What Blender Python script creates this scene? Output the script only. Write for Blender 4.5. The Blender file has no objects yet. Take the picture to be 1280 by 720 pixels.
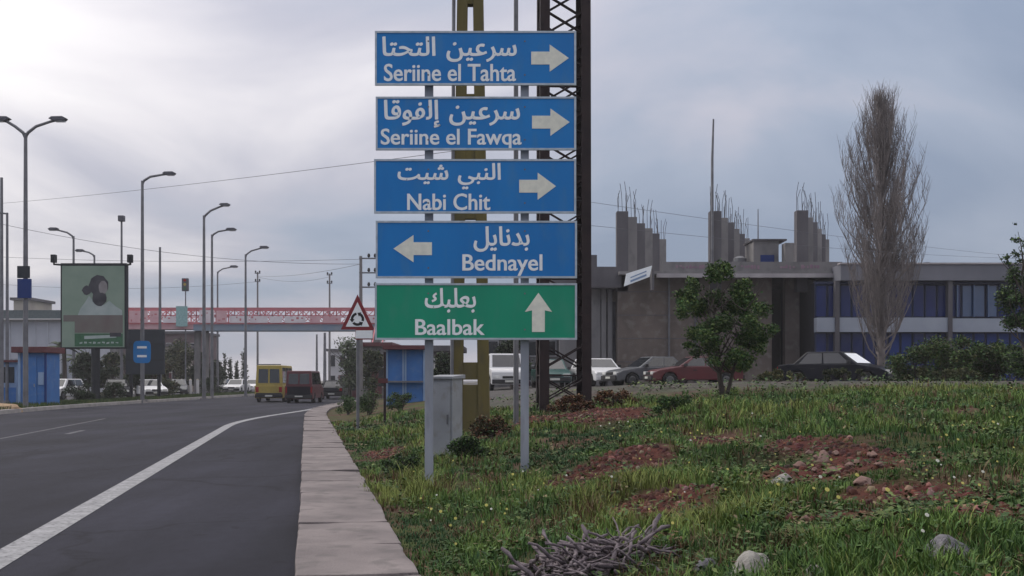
import bpy, bmesh, math, random
import numpy as np
from mathutils import Vector, Matrix, noise
R = math.radians
random.seed(7); rng = np.random.default_rng(7)
sc = bpy.context.scene
col = sc.collection

# ------------------------------------------------------------------ camera
FPX = 1400.0; HZ = 475.0; EYE = 1.45
cd = bpy.data.cameras.new('camera'); cam = bpy.data.objects.new('camera', cd); col.objects.link(cam)
cam.location = (0, 0, EYE); cam.rotation_euler = (R(90), 0, 0)
cd.sensor_width = 36; cd.lens = FPX / 1280 * 36; cd.shift_y = (HZ - 360) / 1280
cd.clip_start = 0.1; cd.clip_end = 6000
sc.camera = cam
# ------------------------------------------------------------------ world: hazy broken overcast over a Nishita sky
SUN_AZ, SUN_EL = R(-62), R(42)          # azimuth from +Y (left is negative), elevation
sd = Vector((math.sin(SUN_AZ) * math.cos(SUN_EL), math.cos(SUN_AZ) * math.cos(SUN_EL), math.sin(SUN_EL)))
world = bpy.data.worlds.new('World'); sc.world = world; world.use_nodes = True
def build_world():
    nt = world.node_tree; N = nt.nodes; L = nt.links; N.clear()
    out = N.new('ShaderNodeOutputWorld'); bg = N.new('ShaderNodeBackground'); L.new(bg.outputs[0], out.inputs[0])
    bg.inputs[1].default_value = 0.1
    sky = N.new('ShaderNodeTexSky'); sky.sky_type = 'NISHITA'; sky.sun_disc = False
    sky.sun_elevation = SUN_EL; sky.sun_rotation = SUN_AZ
    sky.dust_density = 2.0
    tc = N.new('ShaderNodeTexCoord')
    nrm = N.new('ShaderNodeVectorMath'); nrm.operation = 'NORMALIZE'; L.new(tc.outputs['Generated'], nrm.inputs[0])
    sep = N.new('ShaderNodeSeparateXYZ'); L.new(nrm.outputs[0], sep.inputs[0])
    def M(op, a, b=None, c=None):
        m = N.new('ShaderNodeMath'); m.operation = op
        for i, v in enumerate((a, b, c)):
            if v is None: continue
            if isinstance(v, (int, float)): m.inputs[i].default_value = v
            else: L.new(v, m.inputs[i])
        return m.outputs[0]
    zc = M('ADD', M('MAXIMUM', sep.outputs[2], 0.0), 0.22)
    cmb = N.new('ShaderNodeCombineXYZ')
    L.new(M('DIVIDE', sep.outputs[0], zc), cmb.inputs[0]); L.new(M('DIVIDE', sep.outputs[1], zc), cmb.inputs[1])
    def NZ(scale, detail, rough, off, dist=0.0):
        mp = N.new('ShaderNodeMapping'); L.new(cmb.outputs[0], mp.inputs[0]); mp.inputs['Location'].default_value = off
        n = N.new('ShaderNodeTexNoise'); L.new(mp.outputs[0], n.inputs[0])
        n.inputs['Scale'].default_value = scale; n.inputs['Detail'].default_value = detail
        n.inputs['Roughness'].default_value = rough; n.inputs['Distortion'].default_value = dist
        return n.outputs[0]
    n1 = NZ(0.8, 6, 0.52, (9.1, 7.7, 0), 0.6)
    n2 = NZ(0.34, 3, 0.5, (8.3, 4.2, 0))
    dot = N.new('ShaderNodeVectorMath'); dot.operation = 'DOT_PRODUCT'
    L.new(nrm.outputs[0], dot.inputs[0]); dot.inputs[1].default_value = sd
    glow = M('POWER', M('MAXIMUM', dot.outputs['Value'], 0.0), 1.5)
    def RAMP(fac, pts):
        r = N.new('ShaderNodeValToRGB'); L.new(fac, r.inputs[0]); e = r.color_ramp.elements
        while len(e) < len(pts): e.new(0.5)
        for i, (p, c) in enumerate(pts): e[i].position = p; e[i].color = (*c, 1)
        return r.outputs[0]
    fac = M('ADD', M('MULTIPLY', M('SUBTRACT', n1, 0.5), 1.5), M('MULTIPLY', M('SUBTRACT', n2, 0.5), 0.5))
    fac = M('ADD', M('ADD', fac, -0.05), M('MULTIPLY', glow, 1.15))
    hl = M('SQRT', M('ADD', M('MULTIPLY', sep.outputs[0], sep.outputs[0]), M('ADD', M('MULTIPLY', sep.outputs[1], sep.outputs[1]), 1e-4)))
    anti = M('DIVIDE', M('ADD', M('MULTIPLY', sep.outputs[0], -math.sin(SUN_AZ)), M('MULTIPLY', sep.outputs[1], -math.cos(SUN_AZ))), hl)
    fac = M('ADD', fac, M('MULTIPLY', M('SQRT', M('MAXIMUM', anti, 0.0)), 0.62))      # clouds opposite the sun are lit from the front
    cloud = RAMP(fac, [(0.06, (.245, .295, .395)), (0.26, (.325, .37, .465)), (0.44, (.46, .46, .53)), (0.62, (.71, .685, .715)), (0.84, (.93, .90, .89))])
    scl = N.new('ShaderNodeVectorMath'); scl.operation = 'SCALE'; L.new(cloud, scl.inputs[0]); L.new(M('MULTIPLY', M('ADD', M('MULTIPLY', M('MAXIMUM', sep.outputs[2], 0.0), 1.3), 1.0), 9.4), scl.inputs['Scale'])
    mx = N.new('ShaderNodeMix'); mx.data_type = 'RGBA'; mx.inputs['Factor'].default_value = 0.92
    L.new(sky.outputs[0], mx.inputs['A']); L.new(scl.outputs[0], mx.inputs['B'])
    L.new(mx.outputs['Result'], bg.inputs[0])
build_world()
sl = bpy.data.lights.new('sun', 'SUN'); sun = bpy.data.objects.new('sun', sl); col.objects.link(sun)
sl.energy = 1.4; sl.angle = R(16); sl.color = (1.0, 0.95, 0.88)
sun.rotation_euler = (-sd).to_track_quat('-Z', 'Y').to_euler(); sun.location = (0, 0, 60)
sc.view_settings.view_transform = 'Standard'; sc.view_settings.look = 'None'
sc.view_settings.exposure = 0.05; sc.view_settings.gamma = 1.0; sc.view_settings.use_curve_mapping = False

# ------------------------------------------------------------------ materials
MATS = {}
def mat(name, c, c2=None, scale=6.0, rough=0.8, bump=0.0, bscale=None, metal=0.0, spec=0.3, c3=None, s3=40.0, f3=0.3, detail=5, attr=None, world_co=False, streak=1.0):
    m = bpy.data.materials.new(name); m.use_nodes = True; MATS[name] = m
    nt = m.node_tree; N = nt.nodes; L = nt.links; b = N['Principled BSDF']
    b.inputs['Roughness'].default_value = rough; b.inputs['Metallic'].default_value = metal
    b.inputs['Specular IOR Level'].default_value = spec
    if c2 is None: c2 = tuple(x * 0.72 for x in c)
    if world_co:
        tc = N.new('ShaderNodeNewGeometry'); co = tc.outputs['Position']
    else:
        tc = N.new('ShaderNodeTexCoord'); co = tc.outputs['Object']
    if streak != 1.0:
        mp = N.new('ShaderNodeMapping'); L.new(co, mp.inputs[0]); mp.inputs['Scale'].default_value = (1, 1, streak); co = mp.outputs[0]
    n = N.new('ShaderNodeTexNoise'); L.new(co, n.inputs[0]); n.inputs['Scale'].default_value = scale; n.inputs['Detail'].default_value = detail
    r = N.new('ShaderNodeValToRGB'); L.new(n.outputs[0], r.inputs[0])
    r.color_ramp.elements[0].position = 0.32; r.color_ramp.elements[1].position = 0.68
    r.color_ramp.elements[0].color = (*c2, 1); r.color_ramp.elements[1].color = (*c, 1)
    colr = r.outputs[0]
    if c3 is not None:
        n3 = N.new('ShaderNodeTexNoise'); L.new(co, n3.inputs[0]); n3.inputs['Scale'].default_value = s3; n3.inputs['Detail'].default_value = 6
        rr = N.new('ShaderNodeValToRGB'); L.new(n3.outputs[0], rr.inputs[0])
        rr.color_ramp.elements[0].position = 0.52; rr.color_ramp.elements[1].position = 0.66
        rr.color_ramp.elements[0].color = (0, 0, 0, 1); rr.color_ramp.elements[1].color = (f3, f3, f3, 1)
        mx = N.new('ShaderNodeMix'); mx.data_type = 'RGBA'; L.new(rr.outputs[0], mx.inputs['Factor'])
        L.new(colr, mx.inputs['A']); mx.inputs['B'].default_value = (*c3, 1); colr = mx.outputs['Result']
    if attr:
        a = N.new('ShaderNodeAttribute'); a.attribute_name = attr
        mx = N.new('ShaderNodeMix'); mx.data_type = 'RGBA'; mx.blend_type = 'MULTIPLY'; mx.inputs['Factor'].default_value = 1
        L.new(colr, mx.inputs['A']); L.new(a.outputs['Color'], mx.inputs['B']); colr = mx.outputs['Result']
    L.new(colr, b.inputs['Base Color'])
    if bump:
        nb = N.new('ShaderNodeTexNoise'); L.new(co, nb.inputs[0]); nb.inputs['Scale'].default_value = bscale or scale * 8; nb.inputs['Detail'].default_value = 4
        bp = N.new('ShaderNodeBump'); bp.inputs['Strength'].default_value = bump; bp.inputs['Distance'].default_value = 0.02
        L.new(nb.outputs[0], bp.inputs['Height']); L.new(bp.outputs[0], b.inputs['Normal'])
    return m
W1 = (1, 1, 1)
mat('asphalt_far', (.05, .05, .06), (.035, .035, .042), scale=.4, rough=.9, world_co=True)
mat('paint_line', (.29, .29, .30), (.17, .17, .18), scale=5, rough=.7, c3=(.07, .07, .08), s3=18, f3=.85, world_co=True)
mat('paint_worn', (.11, .11, .12), (.05, .05, .06), scale=4, rough=.8, c3=(.09, .09, .1), s3=16, f3=.9, world_co=True)
mat('slab', (.205, .176, .172), (.128, .110, .110), scale=1.7, rough=.92, bump=.5, bscale=45, c3=(.10, .09, .088), s3=5, f3=.6, world_co=True)
mat('joint_dirt', (.06, .05, .045), rough=1, scale=9)
mat('kerb_grey', (.30, .28, .27), (.2, .19, .18), scale=1.5, rough=.9, world_co=True)
mat('sign_blue', (.007, .20, .55), (.006, .16, .47), scale=1.6, rough=.42, spec=.35, c3=(.06, .20, .40), s3=5, f3=.35, streak=.35)
mat('sign_green', (.007, .30, .17), (.006, .245, .14), scale=1.6, rough=.42, spec=.35, c3=(.05, .27, .18), s3=5, f3=.35, streak=.35)
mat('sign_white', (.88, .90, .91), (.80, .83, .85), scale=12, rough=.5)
mat('sign_cream', (.80, .79, .69), (.68, .68, .60), scale=14, rough=.5)
mat('sign_edge', (.50, .55, .60), (.36, .42, .47), scale=12, rough=.5, metal=.3)
mat('galv', (.35, .37, .42), (.24, .26, .30), scale=4, rough=.55, metal=.35, c3=(.2, .2, .22), s3=9, f3=.4, streak=.25)
mat('galv_dark', (.18, .185, .20), (.12, .12, .135), scale=2, rough=.6, metal=.2)
mat('lamp_head', (.10, .10, .12), rough=.5)
mat('lamp_glass', (.55, .56, .58), rough=.2)
mat('rust_steel', (.030, .018, .019), (.017, .011, .013), scale=3, rough=.75, bump=.2)
mat('yellow_concrete', (.155, .125, .042), (.095, .082, .04), scale=1.6, rough=.9, bump=.3, c3=(.07, .06, .045), s3=4, f3=.5, streak=.4)
mat('cabinet', (.30, .31, .335), (.22, .23, .25), scale=2, rough=.6, c3=(.16, .14, .12), s3=5, f3=.4)
mat('red_paint', (.25, .030, .035), (.18, .024, .03), scale=6, rough=.5)
mat('red_bridge', (.52, .15, .17), (.44, .19, .21), scale=1.5, rough=.55)
mat('pink_bridge', (.62, .42, .44), (.55, .30, .33), scale=1.1, rough=.6)
mat('blue_deck', (.20, .27, .36), (.26, .29, .33), scale=.8, rough=.7)
mat('white_banner', (.70, .66, .68), (.60, .50, .54), scale=1.2, rough=.8)
mat('teal', (.30, .48, .48), rough=.7)
mat('concrete', (.225, .215, .215), (.155, .15, .155), scale=.8, rough=.93, bump=.3, c3=(.11, .11, .115), s3=2.0, f3=.5, streak=.5)
mat('concrete_dark', (.125, .12, .13), (.085, .08, .09), scale=1.2, rough=.95, bump=.3, streak=.4)
mat('stucco_brown', (.160, .130, .114), (.108, .09, .08), scale=.9, rough=.95, bump=.4, bscale=16, c3=(.21, .19, .175), s3=2.2, f3=.5)
mat('fascia', (.42, .39, .40), (.30, .28, .29), scale=1.0, rough=.85, streak=.3)
mat('mauve_mark', (.20, .12, .17), (.28, .2, .24), scale=2, rough=.8)
mat('parapet', (.20, .20, .23), (.15, .155, .18), scale=.6, rough=.9, streak=.4)
mat('blue_glass', (.010, .028, .14), (.006, .016, .085), scale=.35, rough=.2, spec=.25)
mat('blue_glass_pale', (.05, .10, .21), (.03, .07, .16), scale=.5, rough=.15, spec=.5)
mat('blue_panel', (.012, .040, .18), (.010, .028, .13), scale=.5, rough=.5, spec=.2)
mat('blue_frame', (.02, .03, .075), rough=.5)
mat('white_band', (.34, .37, .43), (.27, .30, .36), scale=.6, rough=.8)
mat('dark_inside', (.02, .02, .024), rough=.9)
mat('blue_kiosk', (.05, .165, .42), (.04, .13, .34), scale=1.5, rough=.6, c3=(.12, .2, .35), s3=4, f3=.4)
mat('pale_blue', (.26, .36, .52), (.18, .27, .42), scale=1.5, rough=.7)
mat('maroon', (.13, .045, .05), rough=.8)
mat('hangar_wall', (.42, .44, .50), (.34, .36, .42), scale=.4, rough=.8)
mat('hangar_roof', (.10, .13, .14), rough=.8)
mat('house_mauve', (.16, .12, .125), (.12, .085, .095), scale=.5, rough=.9)
mat('house_cream', (.40, .36, .31), (.3, .27, .24), scale=.5, rough=.9)
mat('house_white', (.55, .54, .55), (.44, .43, .44), scale=.5, rough=.9)
mat('win_dark', (.02, .024, .03), rough=.25, spec=.5)
mat('car_white', (.66, .66, .66), (.60, .60, .61), scale=2, rough=.35, spec=.5)
mat('car_dark', (.006, .007, .013), (.004, .005, .009), scale=2, rough=.35, spec=.15)
mat('car_grey', (.085, .09, .10), (.07, .075, .085), scale=2, rough=.3, spec=.5)
mat('car_red', (.095, .011, .016), (.075, .009, .013), scale=2, rough=.3, spec=.5)
mat('car_yellow', (.42, .32, .075), (.34, .26, .065), scale=1.5, rough=.5, c3=(.2, .16, .06), s3=3, f3=.4)
mat('car_teal', (.03, .09, .085), rough=.3, spec=.5)
mat('car_glass', (.015, .018, .022), rough=.05, spec=.9)
mat('tyre', (.016, .016, .017), rough=.9)
mat('rim', (.12, .12, .125), rough=.4, metal=.6)
mat('bumper', (.028, .028, .03), rough=.7)
mat('tail_red', (.32, .012, .012), rough=.25)
mat('head_light', (.75, .75, .72), rough=.15)
mat('plate', (.6, .6, .55), rough=.5)
mat('bark', (.085, .07, .06), (.05, .042, .038), scale=5, rough=.95, bump=.5, streak=.3)
mat('poplar_twig', (.23, .20, .19), (.16, .14, .135), scale=3, rough=.95)
mat('leaf', (1, 1, 1), (.75, .78, .7), scale=1.2, rough=.7, spec=.25, attr='tint')
mat('grass', (1, 1, 1), (.72, .75, .68), scale=.9, rough=.75, spec=.2, attr='tint', world_co=True)
mat('dry_stick', (.22, .185, .195), (.07, .055, .065), scale=14, rough=.95, bump=.4)
mat('rock', (.17, .16, .175), (.09, .088, .10), scale=5, rough=.95, bump=.6, bscale=25, c3=(.25, .24, .23), s3=8, f3=.5)
mat('rock_pale', (.33, .315, .285), (.15, .14, .13), scale=6, rough=.95, bump=.6, bscale=30)
mat('clod', (.115, .036, .028), (.06, .022, .019), scale=9, rough=1, bump=.5)
mat('stone_pink', (.25, .17, .145), (.15, .085, .07), scale=7, rough=.95)
mat('sand', (.40, .29, .18), (.28, .19, .12), scale=5, rough=1, bump=.5)
mat('cable', (.14, .14, .16), rough=.7)
mat('poster_green', (.23, .30, .24), (.19, .26, .205), scale=.9, rough=.6)
mat('poster_pale', (.38, .43, .42), (.28, .34, .33), scale=1.5, rough=.6)
mat('poster_dark', (.030, .030, .04), (.06, .06, .07), scale=2, rough=.6)
mat('poster_face', (.30, .29, .29), (.17, .15, .155), scale=1.6, rough=.6)
mat('poster_brown', (.16, .155, .14), (.14, .11, .105), scale=.9, rough=.6)
mat('poster_leaf', (.045, .14, .07), rough=.6)
mat('board_frame', (.02, .023, .028), rough=.7)
mat('dark_board', (.030, .036, .046), (.022, .027, .035), scale=1, rough=.8)
def asphalt_mat():
    m = bpy.data.materials.new('asphalt'); m.use_nodes = True; MATS['asphalt'] = m
    nt = m.node_tree; N = nt.nodes; L = nt.links; b = N['Principled BSDF']; b.inputs['Roughness'].default_value = .88; b.inputs['Specular IOR Level'].default_value = .15
    g = N.new('ShaderNodeNewGeometry')
    def nz(s, sc3=(1, 1, 1), d=5):
        mp = N.new('ShaderNodeMapping'); L.new(g.outputs['Position'], mp.inputs[0]); mp.inputs['Rotation'].default_value = (0, 0, R(-10.4)); mp.inputs['Scale'].default_value = sc3
        n = N.new('ShaderNodeTexNoise'); L.new(mp.outputs[0], n.inputs[0]); n.inputs['Scale'].default_value = s; n.inputs['Detail'].default_value = d; return n.outputs[0]
    def mul(c, f, lo, hi, a=.3, z=.7):
        r = N.new('ShaderNodeMapRange'); L.new(f, r.inputs[0]); r.inputs[1].default_value = a; r.inputs[2].default_value = z; r.inputs[3].default_value = lo; r.inputs[4].default_value = hi
        x = N.new('ShaderNodeVectorMath'); x.operation = 'SCALE'; L.new(c, x.inputs[0]); L.new(r.outputs[0], x.inputs['Scale']); return x.outputs[0]
    rgb = N.new('ShaderNodeRGB'); rgb.outputs[0].default_value = (.018, .018, .027, 1); c = rgb.outputs[0]
    c = mul(c, nz(1.3, (1, .05, 1)), .78, 1.22); c = mul(c, nz(.45, (1, .4, 1)), .62, 1.42); c = mul(c, nz(95, d=2), .72, 1.3); c = mul(c, nz(9, (1, .5, 1)), .9, 1.1)
    wv = N.new('ShaderNodeTexNoise'); L.new(g.outputs['Position'], wv.inputs[0]); wv.inputs['Scale'].default_value = 1.4; wv.inputs['Detail'].default_value = 5
    ad = N.new('ShaderNodeVectorMath'); ad.operation = 'MULTIPLY_ADD'; L.new(wv.outputs['Color'], ad.inputs[0]); ad.inputs[1].default_value = (1.3, 1.3, 0); L.new(g.outputs['Position'], ad.inputs[2])
    vo = N.new('ShaderNodeTexVoronoi'); vo.feature = 'DISTANCE_TO_EDGE'; L.new(ad.outputs[0], vo.inputs['Vector']); vo.inputs['Scale'].default_value = .22
    c = mul(c, vo.outputs['Distance'], .55, 1.0, .0, .012)
    c = mul(c, nz(.8, (1, .25, 1), 2), 1.35, 1.0, .30, .36); c = mul(c, nz(2.6, d=3), .62, 1.0, .27, .33)
    L.new(c, b.inputs['Base Color'])
    bp = N.new('ShaderNodeBump'); bp.inputs['Strength'].default_value = .5; bp.inputs['Distance'].default_value = .01; L.new(nz(140, d=2), bp.inputs['Height']); L.new(bp.outputs[0], b.inputs['Normal'])
asphalt_mat()
def ground_mat():
    m = bpy.data.materials.new('ground_soil'); m.use_nodes = True; MATS['ground_soil'] = m
    nt = m.node_tree; N = nt.nodes; L = nt.links; b = N['Principled BSDF']; b.inputs['Roughness'].default_value = 1; b.inputs['Specular IOR Level'].default_value = .1
    g = N.new('ShaderNodeNewGeometry'); co = g.outputs['Position']
    def nz(s, d=6):
        n = N.new('ShaderNodeTexNoise'); L.new(co, n.inputs[0]); n.inputs['Scale'].default_value = s; n.inputs['Detail'].default_value = d; return n.outputs[0]
    def ramp(f, a, b_, ca, cb):
        r = N.new('ShaderNodeValToRGB'); L.new(f, r.inputs[0]); e = r.color_ramp.elements
        e[0].position = a; e[1].position = b_; e[0].color = (*ca, 1); e[1].color = (*cb, 1); return r.outputs[0]
    def mix(f, a, b_):
        x = N.new('ShaderNodeMix'); x.data_type = 'RGBA'; L.new(f, x.inputs['Factor']); L.new(a, x.inputs['A']); L.new(b_, x.inputs['B']); return x.outputs['Result']
    green = ramp(nz(1.3), .35, .65, (.030, .038, .016), (.062, .075, .026))
    brown = ramp(nz(3.0), .35, .65, (.055, .030, .022), (.10, .062, .045))
    red = ramp(nz(9.0), .3, .7, (.045, .016, .013), (.095, .034, .026))
    base = mix(ramp(nz(.8), .45, .6, (0, 0, 0), (1, 1, 1)), green, brown)
    a = N.new('ShaderNodeAttribute'); a.attribute_name = 'soil'
    sp = N.new('ShaderNodeSeparateColor'); L.new(a.outputs['Color'], sp.inputs[0])
    fin = mix(sp.outputs[0], base, red)
    grey = ramp(nz(2.0), .35, .65, (.060, .057, .056), (.098, .092, .088))
    fin = mix(sp.outputs[1], fin, grey)
    L.new(fin, b.inputs['Base Color'])
    bp = N.new('ShaderNodeBump'); bp.inputs['Strength'].default_value = .7; bp.inputs['Distance'].default_value = .04
    L.new(nz(22), bp.inputs['Height']); L.new(bp.outputs[0], b.inputs['Normal'])
ground_mat()

# ------------------------------------------------------------------ mesh helpers
class MB:
    def __init__(s): s.v = []; s.f = []; s.c = []
    def add(s, v, f, c=None):
        n = len(s.v); s.v += [tuple(p) for p in v]; s.f += [tuple(i + n for i in q) for q in f]
        if c is not None: s.c += [c] * len(v)
        return s
    def box(s, x0, x1, y0, y1, z0, z1):
        return s.add([(x0, y0, z0), (x1, y0, z0), (x1, y1, z0), (x0, y1, z0), (x0, y0, z1), (x1, y0, z1), (x1, y1, z1), (x0, y1, z1)],
                     [(0, 3, 2, 1), (4, 5, 6, 7), (0, 1, 5, 4), (1, 2, 6, 5), (2, 3, 7, 6), (3, 0, 4, 7)])
    def bar(s, a, b, w, h=None, up=(0, 0, 1)):
        a = Vector(a); b = Vector(b); h = h or w; d = (b - a).normalized(); u = Vector(up)
        if abs(d.dot(u)) > .98: u = Vector((0, 1, 0))
        r = d.cross(u).normalized() * (w / 2); u = r.cross(d).normalized() * (h / 2)
        v = [a - r - u, a + r - u, a + r + u, a - r + u, b - r - u, b + r - u, b + r + u, b - r + u]
        return s.add(v, [(0, 3, 2, 1), (4, 5, 6, 7), (0, 1, 5, 4), (1, 2, 6, 5), (2, 3, 7, 6), (3, 0, 4, 7)])
    def tube(s, pts, rad, n=8, cap=True, c=None):
        pts = [Vector(p) for p in pts]
        if not hasattr(rad, '__len__'): rad = [rad] * len(pts)
        vs = []; fs = []
        for i, p in enumerate(pts):
            d = (pts[min(i + 1, len(pts) - 1)] - pts[max(i - 1, 0)]).normalized()
            u = Vector((0, 0, 1)) if abs(d.z) < .9 else Vector((0, 1, 0))
            r = d.cross(u).normalized(); u = r.cross(d)
            for k in range(n):
                a = 2 * math.pi * k / n
                vs.append(p + r * (math.cos(a) * rad[i]) + u * (math.sin(a) * rad[i]))
        for i in range(len(pts) - 1):
            for k in range(n):
                k2 = (k + 1) % n
                fs.append((i * n + k, i * n + k2, (i + 1) * n + k2, (i + 1) * n + k))
        if cap:
            fs.append(tuple(range(n - 1, -1, -1))); fs.append(tuple((len(pts) - 1) * n + k for k in range(n)))
        return s.add(vs, fs, c)
    def prism(s, poly, y0, y1):            # polygon in (x, z), counter-clockwise seen from -y
        n = len(poly)
        v = [(x, y0, z) for x, z in poly] + [(x, y1, z) for x, z in poly]
        f = [tuple(range(n)), tuple(range(2 * n - 1, n - 1, -1))] + [((i + 1) % n, i, n + i, n + (i + 1) % n) for i in range(n)]
        return s.add(v, f)
    def mesh(s, name, m, smooth=False, bevel=0, seg=2):
        me = bpy.data.meshes.new(name); me.from_pydata([tuple(p) for p in s.v], [], s.f)
        if s.c:
            a = me.color_attributes.new('tint', 'FLOAT_COLOR', 'POINT')
            a.data.foreach_set('color', np.array([(*c, 1) for c in s.c], dtype=np.float32).ravel())
        if bevel or smooth:
            b = bmesh.new(); b.from_mesh(me)
            if bevel:
                bmesh.ops.remove_doubles(b, verts=b.verts, dist=1e-5)
                bmesh.ops.recalc_face_normals(b, faces=b.faces)
                ed = [e for e in b.edges if len(e.link_faces) == 2 and e.calc_face_angle(0) > .5]
                bmesh.ops.bevel(b, geom=ed, offset=bevel, segments=seg, affect='EDGES', profile=.6, clamp_overlap=True)
            if smooth:
                for f in b.faces: f.smooth = True
            b.to_mesh(me); b.free()
        me.materials.append(MATS[m]); return me
    def build(s, name, m, parent=None, loc=(0, 0, 0), smooth=False, bevel=0, seg=2):
        return link(name, s.mesh(name, m, smooth, bevel, seg), parent, loc)
def link(name, me, parent=None, loc=(0, 0, 0), rot=(0, 0, 0)):
    o = bpy.data.objects.new(name, me); col.objects.link(o); o.location = loc; o.rotation_euler = rot
    if parent: o.parent = parent
    return o
def tag(o, label, cat, group=None):
    o['label'] = label; o['category'] = cat
    if group: o['group'] = group
    return o
def thing(name, loc, label, cat, group=None, rz=0):
    o = bpy.data.objects.new(name, None); col.objects.link(o); o.location = loc; o.rotation_euler = (0, 0, rz); o.empty_display_size = .3
    return tag(o, label, cat, group)
def struct(o): o['kind'] = 'structure'; return o
def stuff(o): o['kind'] = 'stuff'; return o
def part(name, m, parent, fn, **k):
    b = MB(); fn(b); return b.build(name, m, parent, **k)
def box(name, m, parent, *a, bevel=0): return MB().box(*a).build(name, m, parent, bevel=bevel)

# ------------------------------------------------------------------ the lie of the land (metres; X right, Y ahead, Z up)
def bend(Y):
    Y = np.asarray(Y, dtype=float)
    q = np.clip(Y - 42, 0, 23); return .0035 * q * q + .161 * np.clip(Y - 65, 0, None)
def rx(Y): return -0.1836 * np.asarray(Y, dtype=float) + bend(Y)     # x of the right kerb line
LZ = ([-1e4, -13.12, -13.0, -.06, .6, .78, 1.5, 2.3, 3.2, 5, 7, 10, 14, 60, 1e4],
      [.1, .1, -.04, -.04, -.02, .06, .06, .22, .40, .62, .84, 1.03, 1.15, 1.2, 1.2])
def gz(X, Y):
    X = np.asarray(X, dtype=float); Y = np.asarray(Y, dtype=float)
    lat = X - rx(Y); z = np.interp(lat, *LZ)
    amp = np.clip((lat - 1.0) / 3, 0, 1) * np.clip((30 - Y) / 8, 0, 1) * .075
    z = z + .26 * np.clip((lat - 4) / 4, 0, 1) * np.clip((Y - 25) / 7, 0, 1) ** 1.5 * np.clip((39 - Y) / 4, 0, 1)
    return z + amp * (np.sin(X * 1.7 + Y * .6) * np.sin(Y * 1.3 - X * .5) + .6 * np.sin(X * 3.9 + 1) * np.sin(Y * 3.1 + X))
def at(px, Y, z=None):                       # the place Y metres ahead that bears on picture column px
    X = (px - 640) / FPX * Y
    return Vector((X, Y, float(gz(X, Y)) if z is None else z))
def hgt(py, Y): return EYE + (HZ - py) / FPX * Y
def ray(px, py):
    for Y in np.arange(3, 120, .05):
        p = at(px, Y)
        if hgt(py, Y) <= p.z: return p
    return at(px, 100)
# bare red soil patches
SOIL = []
for px, py, rx_, ry_ in [(745, 596, .55, .9), (835, 627, .5, .55), (790, 575, .5, 1.0), (1010, 560, .45, 1.0), (1045, 585, .65, .8), (1075, 572, .4, .7), (900, 552, .4, .8),
                         (1130, 618, .5, .4), (1040, 650, .35, .3), (480, 568, .35, 1.4), (1215, 640, .4, .3), (700, 522, 1.0, 2.0), (760, 520, 1.0, 2.2), (620, 540, .5, 1.2)]:
    p = ray(px, py); SOIL.append((p.x, p.y, rx_ * 1.0, ry_ * .95))
def soil(X, Y):
    s = 0.0
    for x, y, a, b in SOIL:
        d = ((X - x) / a) ** 2 + ((Y - y) / b) ** 2
        d += .6 * noise.noise((X * 2.3, Y * 2.3, 1))
        s = max(s, min(1, max(0, 1.6 - 1.2 * d)))
    return s
def near_soil(X, Y):
    s = 0.0
    for x, y, a, b in SOIL:
        d = ((X - x) / (a + .12)) ** 2 + ((Y - y + .3) / (b + .4)) ** 2
        s = max(s, min(1, max(0, 1.7 - d)))
    return s
def build_ground():
    lats = [-1500, -500, -200, -90, -50, -32, -25, -16, -14, -13.12, -13.0, -12.6, -8, -3, -.3, .55, .78]
    lats += list(np.arange(.95, 12, .16)) + list(np.arange(12, 30, .8)) + [32, 36, 42, 50, 60, 90, 200, 500, 1500]
    ys = [-60, -20, -6] + list(np.arange(0, 26, .2)) + list(np.arange(26, 48, .5)) + list(np.arange(48, 120, 1.5)) + [130, 160, 220, 320, 500, 900, 1800, 3500]
    la, yy = np.meshgrid(np.array(lats), np.array(ys)); X = rx(yy) + la; Z = gz(X, yy)
    V = np.stack([X, yy, Z], -1).reshape(-1, 3); nx = len(lats); ny = len(ys)
    F = [(j * nx + i, j * nx + i + 1, (j + 1) * nx + i + 1, (j + 1) * nx + i) for j in range(ny - 1) for i in range(nx - 1)]
    me = bpy.data.meshes.new('ground'); me.from_pydata(V.tolist(), [], F)
    a = me.color_attributes.new('soil', 'FLOAT_COLOR', 'POINT'); C = np.zeros((len(V), 4), np.float32); C[:, 3] = 1
    for k, (x, y, z) in enumerate(V):
        lat = la.ravel()[k]
        if .5 < lat < 40 and 3 < y < 45: C[k, 0] = soil(x, y)
        if lat > 5 and y > 28: C[k, 1] = min(1, (y - 28) / 3) * (1 if y > 38 else .75)
        elif lat < -13: C[k, 1] = .35
    a.data.foreach_set('color', C.ravel())
    for p in me.polygons: p.use_smooth = True
    me.materials.append(MATS['ground_soil']); struct(link('ground', me))
build_ground()
def strip(name, m, l0, l1, z, y0, y1, step=2.0, parent=None, lf=None, grow=True):
    ys = np.arange(y0, min(y1, 140), step).tolist()
    if y1 > 140: ys += [150, 180, 250, 400, 800, 1600]
    else: ys.append(y1)
    b = MB(); v = []; f = []
    for i, y in enumerate(ys):
        d = lf(y) if lf else 0
        v += [(float(rx(y)) + l0 + d, y, z), (float(rx(y)) + l1 + d, y, z)]
        if i: f.append((2 * i - 2, 2 * i - 1, 2 * i + 1, 2 * i))
    b.add(v, f); return b.build(name, m, parent)
road = struct(strip('road', 'asphalt', -13.02, -.02, 0, -30, 1600))
def veer(y): q = min(1, max(0, (y - 35) / 22)); return 2.1 * q * q * (3 - 2 * q)
strip('edge_line', 'paint_line', -2.62, -2.34, .004, -4, 57, .8, road, veer)
for y0 in (30.0,): strip('lane_dash', 'paint_worn', -6.5, -6.34, .004, y0, y0 + 2.2, 1.0, road)
strip('worn_line', 'paint_worn', -7.6, -7.5, .004, 17, 42, 1.0, road)
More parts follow.
